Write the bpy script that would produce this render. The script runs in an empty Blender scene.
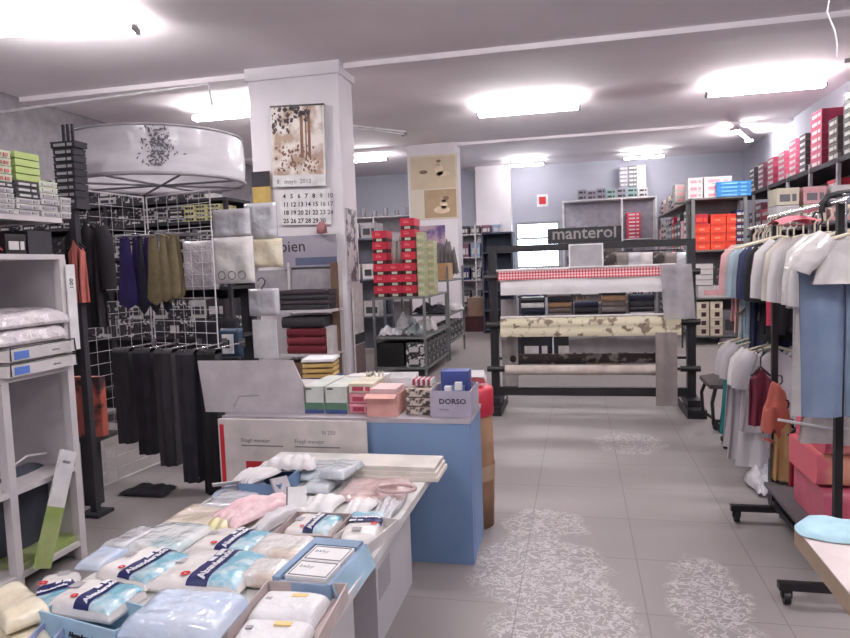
import bpy, math, random
from mathutils import Vector, Matrix, noise
random.seed(7)
PI = math.pi
C = bpy.context.scene.collection
# ------------------------------------------------------------------ camera
FPX = 680.0; EYE = 1.4
yaw = math.radians(12.8); pit = math.radians(4.46); rol = math.radians(2.0)
FW = Vector((-math.sin(yaw)*math.cos(pit), math.cos(yaw)*math.cos(pit), -math.sin(pit)))
RT = Vector((math.cos(yaw), math.sin(yaw), 0))
UP = RT.cross(FW)
CX = RT*math.cos(rol) - UP*math.sin(rol)
CY = RT*math.sin(rol) + UP*math.cos(rol)
def ray(px, py): return FW + CX*((px-425)/FPX) + CY*((319-py)/FPX)
def PZ(px, py, z):
    r = ray(px, py); t = (z-EYE)/r.z; return Vector((r.x*t, r.y*t, z))
def PY(px, py, y):
    r = ray(px, py); t = y/r.y; return Vector((r.x*t, y, EYE+r.z*t))
def PX(px, py, x):
    r = ray(px, py); t = x/r.x; return Vector((x, r.y*t, EYE+r.z*t))
cd = bpy.data.cameras.new('camera'); cam = bpy.data.objects.new('camera', cd); C.objects.link(cam)
cd.sensor_width = 36; cd.lens = FPX/850*36; cd.clip_end = 100; cd.clip_start = .05
m = Matrix((CX, CY, -FW)).transposed().to_4x4(); m.translation = (0, 0, EYE)
cam.matrix_world = m
sc = bpy.context.scene; sc.camera = cam
sc.view_settings.view_transform = 'Standard'; sc.view_settings.look = 'None'
sc.view_settings.gamma = 1; sc.view_settings.exposure = -0.07; sc.view_settings.use_curve_mapping = False
# ------------------------------------------------------------------ materials
def srgb(c):
    return tuple((v/255/12.92 if v/255 <= .04045 else ((v/255+.055)/1.055)**2.4) for v in c)+(1,)
MT = {}
def mat(name, c, rough=.6, c2=None, sc_=8, kind='noise', bump=0, bsc=30, metal=0, coat=0, alpha=1, emit=0, thr=None, stretch=None, subs=0):
    if name in MT: return MT[name]
    m = bpy.data.materials.new(name); m.use_nodes = True; nt = m.node_tree; N = nt.nodes; L = nt.links
    b = N['Principled BSDF']; b.inputs['Roughness'].default_value = rough; b.inputs['Metallic'].default_value = metal
    if coat: b.inputs['Coat Weight'].default_value = coat; b.inputs['Coat Roughness'].default_value = .12
    b.inputs['Alpha'].default_value = alpha
    col = srgb(c); b.inputs['Base Color'].default_value = col
    if emit: b.inputs['Emission Color'].default_value = col; b.inputs['Emission Strength'].default_value = emit
    tc = N.new('ShaderNodeTexCoord'); mp = N.new('ShaderNodeMapping'); L.new(tc.outputs['Object'], mp.inputs[0])
    if stretch: mp.inputs['Scale'].default_value = stretch
    if c2 is None: c2 = tuple(v*.86 for v in c); amt = .5
    rp = N.new('ShaderNodeValToRGB'); rp.color_ramp.elements[0].color = col; rp.color_ramp.elements[1].color = srgb(c2)
    if kind == 'noise':
        t = N.new('ShaderNodeTexNoise'); t.inputs['Scale'].default_value = sc_; t.inputs['Detail'].default_value = 4; out = t.outputs['Fac']
        lo, hi = thr if thr else (.35, .75)
    elif kind == 'vor':
        t = N.new('ShaderNodeTexVoronoi'); t.inputs['Scale'].default_value = sc_; out = t.outputs['Distance']; lo, hi = thr if thr else (.3, .4)
    elif kind == 'wave':
        t = N.new('ShaderNodeTexWave'); t.inputs['Scale'].default_value = sc_; t.inputs['Distortion'].default_value = 1.5; out = t.outputs['Fac']; lo, hi = thr if thr else (.3, .7)
    elif kind == 'brick':
        t = N.new('ShaderNodeTexBrick'); t.inputs['Scale'].default_value = sc_; out = t.outputs['Fac']; lo, hi = (.4, .6)
    L.new(mp.outputs[0], t.inputs['Vector'])
    rp.color_ramp.elements[0].position = lo; rp.color_ramp.elements[1].position = hi
    L.new(out, rp.inputs[0]); L.new(rp.outputs[0], b.inputs['Base Color'])
    if bump:
        bn = N.new('ShaderNodeTexNoise'); bn.inputs['Scale'].default_value = bsc; bn.inputs['Detail'].default_value = 3
        bp = N.new('ShaderNodeBump'); bp.inputs['Strength'].default_value = bump; bp.inputs['Distance'].default_value = .02
        L.new(tc.outputs['Object'], bn.inputs['Vector']); L.new(bn.outputs['Fac'], bp.inputs['Height']); L.new(bp.outputs[0], b.inputs['Normal'])
        if coat: L.new(bp.outputs[0], b.inputs['Coat Normal'])
    MT[name] = m; return m
def grid_mat(name, ca, cb, cc, k, ax=('X', 'Z'), duty=.5, rough=.7):
    if name in MT: return MT[name]
    m = bpy.data.materials.new(name); m.use_nodes = True; nt = m.node_tree; N = nt.nodes; L = nt.links
    b = N['Principled BSDF']; b.inputs['Roughness'].default_value = rough
    tc = N.new('ShaderNodeTexCoord'); sp = N.new('ShaderNodeSeparateXYZ'); L.new(tc.outputs['Object'], sp.inputs[0])
    outs = []
    for a, kk in zip(ax, k if isinstance(k, tuple) else (k, k)):
        mu = N.new('ShaderNodeMath'); mu.operation = 'MULTIPLY'; mu.inputs[1].default_value = kk; L.new(sp.outputs[a], mu.inputs[0])
        fr = N.new('ShaderNodeMath'); fr.operation = 'FRACT'; L.new(mu.outputs[0], fr.inputs[0])
        gt = N.new('ShaderNodeMath'); gt.operation = 'GREATER_THAN'; gt.inputs[1].default_value = duty; L.new(fr.outputs[0], gt.inputs[0]); outs.append(gt)
    ad = N.new('ShaderNodeMath'); ad.operation = 'ADD'; L.new(outs[0].outputs[0], ad.inputs[0]); L.new(outs[1].outputs[0], ad.inputs[1])
    dv = N.new('ShaderNodeMath'); dv.operation = 'DIVIDE'; dv.inputs[1].default_value = 2; L.new(ad.outputs[0], dv.inputs[0])
    rp = N.new('ShaderNodeValToRGB'); e = rp.color_ramp; e.interpolation = 'CONSTANT'
    e.elements[0].color = srgb(ca); e.elements[0].position = 0; e.elements[1].position = .75; e.elements[1].color = srgb(cc)
    x = e.elements.new(.3); x.color = srgb(cb)
    L.new(dv.outputs[0], rp.inputs[0]); L.new(rp.outputs[0], b.inputs['Base Color'])
    MT[name] = m; return m

white = mat('white_paint', (225, 222, 224)); offw = mat('off_white_card', (214, 208, 208)); cream = mat('cream_card', (222, 212, 190))
black = mat('black_paint', (22, 20, 24), .45); dark = mat('dark_cloth', (34, 32, 40), .9, (50, 48, 56)); char = mat('charcoal', (52, 50, 56), .8)
steel = mat('grey_steel', (120, 118, 124), .4, metal=.5); chrome = mat('chrome', (190, 190, 195), .2, metal=.9)
red = mat('red_card', (196, 44, 64), .5); dred = mat('dark_red_card', (66, 22, 30), .6); orange = mat('orange_card', (250, 84, 54), .5)
orange2 = mat('orange_card_lid', (228, 62, 44), .5)
green = mat('green_card', (180, 200, 122), .5); pgreen = mat('pale_green', (206, 214, 190), .5); kraft = mat('kraft_card', (150, 116, 88), .8)
blue = mat('blue_card', (120, 147, 182), .6, (110, 137, 172), 3); lblue = mat('light_blue_card', (160, 192, 212), .6); navy = mat('navy_print', (28, 34, 92), .5)
teal = mat('teal_print', (112, 172, 192), .35, (196, 214, 220), 22, coat=.7, bump=.3, bsc=20, thr=(.45, .62))
film = mat('clear_film_white', (232, 227, 224), .35, (222, 216, 214), 10, coat=.8, bump=.3, bsc=20)
filmb = mat('pale_blue_film', (182, 200, 224), .3, (206, 212, 222), 7, coat=1, bump=.45, bsc=18)
filmc = mat('cream_film', (222, 210, 180), .35, (230, 222, 202), 12, coat=.8, bump=.3, bsc=26)
filmg = mat('grey_film', (204, 202, 206), .25, (178, 180, 186), 8, coat=1, bump=.5, bsc=18)
pinkf = mat('pink_knit', (220, 180, 186), .5, (232, 206, 208), 22, coat=.8, bump=.4, bsc=40)
clear = mat('clear_plastic', (235, 235, 240), .12, coat=1, alpha=.28, bump=.8, bsc=14)
wood = mat('pale_wood', (188, 168, 150), .6, (160, 138, 118), 6, 'wave', stretch=(1, 8, 8)); bwood = mat('brown_wood', (112, 86, 70), .6, (92, 70, 58), 6)
glassw = mat('white_gloss_board', (226, 226, 228), .35)
paper = mat('white_paper', (232, 230, 230), .7); ink = mat('black_ink', (30, 28, 32), .7); redink = mat('red_ink', (200, 40, 50), .6); wink = mat('white_ink', (235, 235, 240), .6)
pink = mat('pink_cloth', (222, 168, 172), .85); white_cloth = mat('white_cloth', (216, 212, 212), .9, (200, 196, 198), 5, bump=.3, bsc=12)
jean = mat('blue_denim', (124, 140, 164), .85, (102, 120, 146), 7)
lgrey = mat('light_grey', (168, 164, 168), .7); grey = mat('mid_grey', (118, 114, 120), .7)
# ------------------------------------------------------------------ mesh builder
class MB:
    def __init__(s): s.v = []; s.f = []; s.m = []; s.sm = []
    def add(s, vs, fs, mi=0, smooth=False):
        o = len(s.v); s.v += [tuple(v) for v in vs]
        for f in fs: s.f.append(tuple(i+o for i in f)); s.m.append(mi); s.sm.append(smooth)
        return s
    def box(s, x0, x1, y0, y1, z0, z1, mi=0, M=None):
        vs = [Vector((x, y, z)) for z in (z0, z1) for y in (y0, y1) for x in (x0, x1)]
        if M: vs = [M @ v for v in vs]
        return s.add(vs, [(0, 2, 3, 1), (4, 5, 7, 6), (0, 1, 5, 4), (2, 6, 7, 3), (0, 4, 6, 2), (1, 3, 7, 5)], mi)
    def tube(s, pts, r, n=8, mi=0, caps=True):
        pts = [Vector(p) for p in pts]; R = r if isinstance(r, (list, tuple)) else [r]*len(pts)
        rings = []; up = None
        for i, p in enumerate(pts):
            d = (pts[min(i+1, len(pts)-1)]-pts[max(i-1, 0)]).normalized()
            if up is None: up = Vector((0, 0, 1)) if abs(d.z) < .9 else Vector((1, 0, 0))
            a = d.cross(up).normalized(); up = a.cross(d).normalized()
            rings.append([p+(a*math.cos(2*PI*k/n)+up*math.sin(2*PI*k/n))*R[i] for k in range(n)])
        vs = [v for g in rings for v in g]; fs = []
        for i in range(len(pts)-1):
            for k in range(n):
                a = i*n+k; b = i*n+(k+1) % n; fs.append((a, b, b+n, a+n))
        s.add(vs, fs, mi, n > 5)
        if caps:
            s.add(rings[0], [tuple(range(n))], mi); s.add(rings[-1], [tuple(range(n))[::-1]], mi)
        return s
    def lathe(s, prof, c=(0, 0, 0), n=24, mi=0):
        vs = [(c[0]+r*math.cos(2*PI*k/n), c[1]+r*math.sin(2*PI*k/n), c[2]+z) for r, z in prof for k in range(n)]
        fs = [(i*n+k, i*n+(k+1) % n, (i+1)*n+(k+1) % n, (i+1)*n+k) for i in range(len(prof)-1) for k in range(n)]
        return s.add(vs, fs, mi, True)
    def grid(s, fn, nu, nv, mi=0, mf=None, smooth=True):
        vs = [fn(i/nu, j/nv) for j in range(nv+1) for i in range(nu+1)]; o = len(s.v); s.v += [tuple(v) for v in vs]
        for j in range(nv):
            for i in range(nu):
                a = o+j*(nu+1)+i; s.f.append((a, a+1, a+nu+2, a+nu+1)); s.m.append(mf((i+.5)/nu, (j+.5)/nv) if mf else mi); s.sm.append(smooth)
        return s
    def mesh(s, name, mats):
        me = bpy.data.meshes.new(name); me.from_pydata(s.v, [], s.f)
        for mm in (mats if isinstance(mats, (list, tuple)) else [mats]): me.materials.append(mm)
        me.polygons.foreach_set('material_index', s.m); me.polygons.foreach_set('use_smooth', s.sm); me.update(); return me
    def build(s, name, mats, parent=None, loc=(0, 0, 0), rz=0, rot=None):
        return link(name, s.mesh(name, mats), parent, loc, rz, rot)
def link(name, me, parent=None, loc=(0, 0, 0), rz=0, rot=None):
    o = bpy.data.objects.new(name, me); C.objects.link(o); o.location = loc; o.rotation_euler = rot if rot else (0, 0, rz)
    if parent: o.parent = parent
    return o
def tag(o, label, cat, group=None):
    o['label'] = label; o['category'] = cat
    if group: o['group'] = group
    return o
def thing(name, label, cat, loc=(0, 0, 0), rz=0, group=None, rot=None):
    return tag(link(name, None, None, loc, rz, rot), label, cat, group)
def struct(name, mb, mats):
    o = mb.build(name, mats); o['kind'] = 'structure'; return o
def text(s, size, loc, rot, m, parent=None, name='lettering', ext=.0006, align='LEFT', zf=None, sx=1, bold=0):
    cu = bpy.data.curves.new(name, 'FONT'); cu.body = s; cu.size = size; cu.extrude = ext; cu.align_x = align; cu.resolution_u = 2; cu.offset = bold
    t = bpy.data.objects.new(name, cu); C.objects.link(t)
    me = bpy.data.meshes.new_from_object(t.evaluated_get(bpy.context.evaluated_depsgraph_get())); bpy.data.objects.remove(t); bpy.data.curves.remove(cu)
    me.materials.clear(); me.materials.append(m)
    R = Matrix.Translation(loc) @ (rot if isinstance(rot, Matrix) else Matrix.Rotation(0, 4, 'X')) @ Matrix.Diagonal((sx, 1, 1, 1))
    me.transform(R)
    if zf:
        for v in me.vertices: v.co.z = zf(v.co.x, v.co.y)+.0015+(v.co.z-loc[2])*.5
    return link(name, me, parent)
def attach(o, p):
    m_ = Matrix.LocRotScale(p.location, p.rotation_euler, None).inverted() @ Matrix.LocRotScale(o.location, o.rotation_euler, None)
    o.parent = p; o.location = m_.to_translation(); o.rotation_euler = m_.to_euler(); return o
FRONT = Matrix.Rotation(PI/2, 4, 'X'); FLAT = Matrix.Identity(4)
ALONGY = Matrix.Rotation(PI/2, 4, 'Z')
FACEX = Matrix.Rotation(PI/2, 4, 'Z') @ Matrix.Rotation(PI/2, 4, 'X')   # reads facing +X
ORD = ['bottom', 'second up', 'third up', 'fourth up', 'fifth up', 'sixth up', 'seventh up', 'eighth up', 'ninth up', 'tenth up']
BRD = ['lowest', 'second', 'third', 'top']
CNM = {'sock_box': 'pale', 'sock_box_dark': 'charcoal', 'black_white_print': 'black-and-white', 'dark_box_print': 'dark speckled', 'yellow_green_print': 'yellow-green', 'off_white_card': 'off-white', 'brown_grey': 'brown-grey', 'red_card': 'red', 'mid_grey': 'grey', 'light_grey': 'light grey', 'navy_print': 'navy', 'pink_pack': 'pink', 'teal_box': 'teal', 'cream_card': 'cream', 'lilac_box': 'lilac', 'plum_box': 'plum', 'pale_blue_pack': 'pale blue', 'plum_card': 'plum', 'sea_green_card': 'sea-green', 'dusty_pink': 'dusty pink', 'kraft_card': 'kraft', 'black_paint': 'black', 'pink_cloth': 'pink', 'charcoal': 'charcoal', 'dark_cloth': 'dark', 'dark_navy_cloth': 'dark navy', 'taupe_cloth': 'taupe'}
def cn(m): return CNM.get(m.name, m.name.replace('_', ' '))
NTH = ['first', 'second', 'third', 'fourth', 'fifth', 'sixth', 'seventh', 'eighth', 'ninth', 'tenth', 'eleventh', 'twelfth', 'thirteenth', 'fourteenth', 'fifteenth', 'sixteenth', 'seventeenth', 'eighteenth', 'nineteenth', 'twentieth', 'twenty-first', 'twenty-second', 'twenty-third', 'twenty-fourth', 'twenty-fifth', 'twenty-sixth']
CACHE = {}
def carton_mesh(w, d, h, ms, style):
    """closed box with a lid lip and a printed end; styles: lid, plain, label"""
    key = (round(w, 3), round(d, 3), round(h, 3), tuple(x.name for x in ms), style)
    if key in CACHE: return CACHE[key]
    b = MB()
    if style == 'lid':      # lid overhanging a body
        b.box(-w/2+.004, w/2-.004, .004, d-.004, 0, h*.6, 1); b.box(-w/2, w/2, 0, d, h*.34, h-.002, 0)
        me1 = b.mesh('carton', ms[:2])
        l = MB().box(-w*.14, w*.14, -.002, .003, h*.08, h*.26); l.box(-w*.3, w*.2, -.002, 0, h*.55, h*.72)
        me2 = l.mesh('print', ms[2])
    elif style == 'label':
        b.box(-w/2, w/2, 0, d, 0, h-.003); b.box(-w/2-.002, w/2+.002, -.002, d+.002, h*.7, h-.002)
        me1 = b.mesh('carton', ms[:1])
        l = MB().box(-w*.36, w*.1, -.005, .003, h*.2, h*.62); l.box(w*.2, w*.38, -.005, .003, h*.2, h*.62); me2 = l.mesh('print', ms[-1])
    else:
        b.box(-w/2, w/2, 0, d, 0, h-.003); me1 = b.mesh('carton', ms[:1]); me2 = None
    CACHE[key] = (me1, me2); return CACHE[key]
def carton(name, label, loc, w, d, h, ms, style='label', rz=0, group=None, cat='box'):
    m1, m2 = carton_mesh(w, d, h, ms, style)
    o = tag(link(name, m1, None, loc, rz), label, cat, group)
    if m2: link('printed_label', m2, o)
    return o
# ------------------------------------------------------------------ room
H = 3.75; XL, XR, YB, YF = -7.0, 3.7, -2.5, 17.0
def floor_mat():
    m = bpy.data.materials.new('grey_floor_tiles'); m.use_nodes = True; nt = m.node_tree; N = nt.nodes; L = nt.links
    b = N['Principled BSDF']; b.inputs['Roughness'].default_value = .5; b.inputs['Specular IOR Level'].default_value = .3
    tc = N.new('ShaderNodeTexCoord')
    def math_(op, a, c=None):
        n = N.new('ShaderNodeMath'); n.operation = op
        for i, q in enumerate((a, c)):
            if q is None: continue
            if isinstance(q, (int, float)): n.inputs[i].default_value = q
            else: L.new(q, n.inputs[i])
        return n.outputs[0]
    sp = N.new('ShaderNodeSeparateXYZ'); L.new(tc.outputs['Object'], sp.inputs[0])
    lines = None
    for a in 'XY':
        q = math_('ADD', sp.outputs[a], 10.47 if a == 'X' else 10.05)
        fr = math_('FRACT', math_('DIVIDE', q, .51)); l = math_('LESS_THAN', fr, .012)
        lines = l if lines is None else math_('MAXIMUM', lines, l)
    nz = N.new('ShaderNodeTexNoise'); nz.inputs['Scale'].default_value = 1.3; nz.inputs['Detail'].default_value = 5; L.new(tc.outputs['Object'], nz.inputs['Vector'])
    rp = N.new('ShaderNodeValToRGB'); rp.color_ramp.elements[0].color = srgb((136, 129, 129)); rp.color_ramp.elements[1].color = srgb((154, 147, 146)); L.new(nz.outputs['Fac'], rp.inputs[0])
    # pale, lace-like pattern coloured onto oval patches of some tiles
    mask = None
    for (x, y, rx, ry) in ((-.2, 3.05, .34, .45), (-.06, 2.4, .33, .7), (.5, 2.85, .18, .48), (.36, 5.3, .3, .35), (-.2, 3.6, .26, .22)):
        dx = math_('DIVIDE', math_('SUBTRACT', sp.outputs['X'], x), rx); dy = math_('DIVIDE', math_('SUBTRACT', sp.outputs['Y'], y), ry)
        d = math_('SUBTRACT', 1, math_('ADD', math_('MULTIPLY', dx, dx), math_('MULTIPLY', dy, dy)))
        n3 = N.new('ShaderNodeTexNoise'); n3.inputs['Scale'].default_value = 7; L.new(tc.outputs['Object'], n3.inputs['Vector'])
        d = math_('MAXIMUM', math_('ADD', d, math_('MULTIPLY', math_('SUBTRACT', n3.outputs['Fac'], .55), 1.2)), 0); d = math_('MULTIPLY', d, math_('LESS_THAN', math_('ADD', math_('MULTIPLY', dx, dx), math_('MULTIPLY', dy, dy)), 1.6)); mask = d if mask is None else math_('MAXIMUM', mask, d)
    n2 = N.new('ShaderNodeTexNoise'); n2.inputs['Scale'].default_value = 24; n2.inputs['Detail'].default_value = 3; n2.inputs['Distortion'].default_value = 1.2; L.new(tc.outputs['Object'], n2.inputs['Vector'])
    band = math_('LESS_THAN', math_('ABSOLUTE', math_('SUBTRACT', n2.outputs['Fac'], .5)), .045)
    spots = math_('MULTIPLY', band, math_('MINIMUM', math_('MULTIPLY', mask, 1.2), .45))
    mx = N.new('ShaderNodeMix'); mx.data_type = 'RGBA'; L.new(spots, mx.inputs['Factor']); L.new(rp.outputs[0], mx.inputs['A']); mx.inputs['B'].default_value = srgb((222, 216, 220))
    mx2 = N.new('ShaderNodeMix'); mx2.data_type = 'RGBA'; L.new(math_('MULTIPLY', lines, .45), mx2.inputs['Factor']); L.new(mx.outputs['Result'], mx2.inputs['A']); mx2.inputs['B'].default_value = srgb((90, 84, 88))
    L.new(mx2.outputs['Result'], b.inputs['Base Color'])
    bp = N.new('ShaderNodeBump'); bp.inputs['Strength'].default_value = .12; bp.inputs['Distance'].default_value = .01; L.new(nz.outputs['Fac'], bp.inputs['Height']); L.new(bp.outputs[0], b.inputs['Normal'])
    return m
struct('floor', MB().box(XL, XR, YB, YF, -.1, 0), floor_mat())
ceilm = mat('ceiling_plaster', (246, 239, 242), .8, (232, 224, 228), .7, bump=.1, bsc=3)
wallm = mat('wall_plaster', (176, 178, 190), .85, (166, 167, 180), 1)
struct('ceiling', MB().box(XL, XR, YB, YF, H, H+.1), ceilm)
struct('wall_left', MB().box(XL-.1, XL, YB, YF, 0, H), mat('left_wall_plaster', (150, 145, 150), .85))
struct('wall_right', MB().box(XR, XR+.1, YB, YF, 0, H), wallm)
struct('wall_front', MB().box(XL, XR, YB-.1, YB, 0, H), wallm)
W0, W1, WZ0, WZ1 = -1.5, -.42, .75, 2.38
b = MB(); b.box(XL, W0, YF, YF+.2, 0, H); b.box(W1, XR, YF, YF+.2, 0, H); b.box(W0, W1, YF, YF+.2, WZ1, H); b.box(W0, W1, YF, YF+.2, 0, WZ0)
struct('wall_back', b, wallm)
w = link('window_1', None, None, (0, 0, 0)); w['kind'] = 'structure'
b = MB(); fr = .05
for x in (W0, W1-fr): b.box(x, x+fr, YF+.02, YF+.1, WZ0, WZ1)
for z in (WZ0, WZ1-fr, WZ0+.5, WZ1-.42): b.box(W0+fr, W1-fr, YF+.025, YF+.09, z, z+fr)
b.build('window_frame', lgrey, w)
gl = mat('window_glass', (240, 245, 255), .05, alpha=.12)
MB().box(W0+.05, W1-.05, YF+.05, YF+.056, WZ0+.05, WZ1-.05).build('glass', gl, w)
# beams under the ceiling
struct('trim_1', MB().box(XL, XR, 7.62, 7.95, H-.06, H), ceilm)
struct('trim_2', MB().box(XL, XR, 13.2, 13.5, H-.05, H), ceilm)
# columns
cm = mat('column_plaster', (226, 220, 224), .8, (216, 209, 214), 1.5)
b = MB(); b.box(-3.72, -2.62, 7.5, 7.98, 0, H-.14); b.box(-3.75, -2.59, 7.47, 8.01, H-.14, H); struct('column', b, cm)
struct('column', MB().box(-3.22, -2.26, 13.1, 13.6, 0, H), cm)
struct('column', MB().box(-2.4, -1.56, 16.6, 17.0, 0, H), cm)
# ------------------------------------------------------------------ ceiling lights
def tube_emit(s):
    m = bpy.data.materials.new('lit_tube'); m.use_nodes = True; N = m.node_tree.nodes; N.remove(N['Principled BSDF'])
    e = N.new('ShaderNodeEmission'); e.inputs[0].default_value = (1, .955, .965, 1); e.inputs[1].default_value = s
    m.node_tree.links.new(e.outputs[0], N['Material Output'].inputs[0]); return m
TUBE = tube_emit(165)
def tube_light(x, y, z, label, L=1.3, ang=0, lit=True, n=2):
    t = thing('fluorescent_light', label, 'ceiling light', (x, y, z), ang, 'fluorescent ceiling lights')
    D = .09 if lit else .0
    b = MB(); b.box(-L/2, L/2, -.025, .025, -.03-D, -D); b.build('housing', white, t)
    if D:
        for sx in (-.35, .35): MB().box(sx*L-.008, sx*L+.008, -.008, .008, -D, 0).build('drop_rod', white, t)
    for s in ((-.05, .05) if n == 2 else (0,)):
        MB().tube([(-L/2+.03, s, -.055-D), (L/2-.03, s, -.055-D)], .017, 10).build('lamp_tube', TUBE if lit else white, t)
    for sx in (-1, 1): MB().box(sx*(L/2-.015)-.015, sx*(L/2-.015)+.015, -.075, .075, -.08-D, -.03-D).build('end_cap', lgrey, t)
HL = H
tube_light(-.68, 10.3, HL, 'bright ceiling tube light above the fabric roll stand', 1.5)
tube_light(2.5, 10.2, HL, 'bright ceiling tube light at upper right, near the hanging wire', 1.5)
tube_light(-1.15, 15.9, HL, 'small far tube light above the bright window', .9, .0, n=1)
tube_light(1.45, 15.9, HL, 'small far tube light above the white back shelving', .9, .0, n=1)
tube_light(3.0, 13.8, HL, 'far angled tube light above the pink box stacks', 1.6, 1.2, n=1)
tube_light(-4.55, 5.4, HL, 'largest bright ceiling light in the top left corner', 1.5, .25)
tube_light(-4.7, 9.0, HL, 'tube light partly hidden behind the front column', 1.3)
tube_light(-4.4, 13.6, HL, 'far tube light seen just right of the front column', 1.3)
tube_light(-.7, 4.2, HL, 'tube light above the near aisle, out of frame', 1.5)
tube_light(-1.6, -.8, HL, 'unseen tube light added behind the camera', 1.5)  # unseen tube added to brighten the near floor, ceiling and packets
tube_light(1.6, .6, HL, 'unseen tube light added behind and right of the camera', 1.5)  # second unseen tube, added for more light close to the camera
tube_light(2.2, 3.6, HL, 'tube light above the garment rails, out of frame', 1.5)
tube_light(3.05, 8.6, H, 'unlit long tube fixture on the right, beside the pink box stacks', 1.6, 1.3, lit=False, n=1)
tube_light(-3.3, 11.2, H, 'unlit fixture hanging between the two columns', 1.3, .9, lit=False, n=1)
# conduit and hanging wire
p0 = PZ(0, 112, H-.25); p1 = PZ(208, 84, H-.1)
tag(MB().tube([p0, p0.lerp(p1, .5), p1, p1+Vector((.03, .02, -.25))], .018, 8).build('cable_conduit', white), 'thin white conduit running under the ceiling at the upper left', 'conduit')
q = [PY(828+dx, yy, 4.2) for dx, yy in ((0, -30), (1, 0), (-1, 12), (3, 22), (7, 32), (9, 45), (8, 58))]
q[0].z = H
tag(MB().tube(q, .005, 6).build('hanging_wire', white), 'loose white wire dangling from the ceiling at upper right', 'wire')
# ------------------------------------------------------------------ world
wd = bpy.data.worlds.new('world'); sc.world = wd; wd.use_nodes = True
bg = wd.node_tree.nodes['Background']; bg.inputs[0].default_value = (.72, .86, 1, 1); bg.inputs[1].default_value = 9
# ------------------------------------------------------------------ helpers for goods
def nz(x, y, s, k): return noise.noise(Vector((x*s+k*7.3, y*s-k*3.1, k*1.7)))
def pack_fn(w, l, t, k, lump=.2, p=8):
    def h(x, y):
        u = min(1, abs(2*x/w)); v = min(1, abs(2*y/l))
        e = max(0, 1-u**p)*max(0, 1-v**p)
        return t*(.18+.82*e**.5)*(1+lump*nz(x, y, 9, k)+lump*.3*nz(x, y, 30, k+3)) if e > 0 else t*.18
    return h
def soft_pack(name, label, cat, loc, rz, w, l, t, k, m, group=None, tilt=(0, 0), stripes=None, n=30, brand=False, skew=0):
    """soft plastic-wrapped packet; brand adds the white/navy/teal print"""
    h = pack_fn(w, l, t, k)
    t0 = thing(name, label, cat, loc, 0, group, rot=(tilt[0], tilt[1], rz))
    b = MB()
    b.grid(lambda u, v: ((u-.5)*w, (v-.5)*l, h((u-.5)*w, (v-.5)*l)), n, n)
    b.grid(lambda u, v: ((.5-u)*w*(1-.02), (v-.5)*l*.98, t*.0), 2, 2)
    # skirt
    per = [(-.5, -.5), (.5, -.5), (.5, .5), (-.5, .5), (-.5, -.5)]
    for i in range(4):
        (a, c), (a2, c2) = per[i], per[i+1]
        b.grid(lambda u, v: ((a+(a2-a)*u)*w*(.98+.02*v), (c+(c2-c)*u)*l*(.98+.02*v), v*h((a+(a2-a)*u)*w, (c+(c2-c)*u)*l)), n, 1)
    if brand:
        b.build('wrapped_body', [film], t0)
        def patch(nm, x0, x1, y0, y1, mm, off):
            q = MB(); q.grid(lambda u, v: (x0+(x1-x0)*u, y0+(y1-y0)*v, h(x0+(x1-x0)*u, y0+(y1-y0)*v)+off), 12, 30); return q.build(nm, mm, t0)
        patch('teal_print', .02*w, .48*w, -.48*l, .48*l, teal, .002)
        patch('navy_band', -.06*w, .17*w, -.49*l, .47*l, navy, .004)
        zf = lambda x, y: h(x, y)+.0052
        text('Abanderado', l*.158, (.125*w, -.44*l, 0), ALONGY, wink, t0, zf=zf, bold=.001)
        q = MB()
        for (x0, x1, y0, y1) in ((-.045, .015, .02, .16), (-.045, .025, .2, .4)):
            q.grid(lambda u, v: ((x0+(x1-x0)*u)*w, (y0+(y1-y0)*v)*l, h((x0+(x1-x0)*u)*w, (y0+(y1-y0)*v)*l)+.0062), 5, 5)
        q.build('white_emblem', wink, t0)
        q = MB(); cx_, cy_ = -.13*w, -.33*l
        q.grid(lambda u, v: (cx_+(.3+.7*v)*.05*w*math.cos(2*PI*u), cy_+(.3+.7*v)*.05*w*math.sin(2*PI*u), h(cx_, cy_)+.004), 14, 1); q.build('red_seal', redink, t0)
        q = MB(); q.grid(lambda u, v: (-.36*w+.014*u*2-.01, -.05*l+.03*v, h(-.36*w, 0)+.003), 2, 2); q.build('small_print', lgrey, t0)
    else:
        b.build('wrapped_body', [m], t0)
    return t0
def tray(name, label, cat, loc, rz, w, l, h, m, group=None, th=.004, wall=None, txt=None, lid=None):
    t = thing(name, label, cat, loc, rz, group)
    b = MB(); b.box(-w/2, w/2, -l/2, l/2, 0, th); b.box(-w/2, -w/2+th, -l/2, l/2, th, h); b.box(w/2-th, w/2, -l/2, l/2, th, h)
    b.box(-w/2+th, w/2-th, -l/2, -l/2+th, th, h); b.box(-w/2+th, w/2-th, l/2-th, l/2, th, h); b.build('tray_body', m, t)
    if lid:  # flap opened outwards: (side, length, angle)
        side, ln, an = lid
        q = MB(); q.box(-w/2, w/2, 0, ln, 0, th); o = q.build('flap', m, t, (0, l/2 if side > 0 else -l/2, h)); o.rotation_euler = (an, 0, 0 if side > 0 else PI)
    if txt: text(txt, .018, (-w*.1, -l/2-.001, h*.45), FRONT, ink, t, bold=.0008)
    return t
# ------------------------------------------------------------------ low display table in the foreground
TZ = .55
t = thing('display_table', 'long low white display table covered with packets in the foreground', 'table', (-1.1, 1.9, 0))
MB().box(-.28, .5, -1.3, 1.02, TZ-.03, TZ).build('tabletop', mat('table_board', (214, 212, 210), .4), t)
for x in (-.26, .3):
    for y in (-1.2, .96): MB().box(x, x+.04, y, y+.04, 0, TZ-.03).build('leg', lgrey, t)
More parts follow.
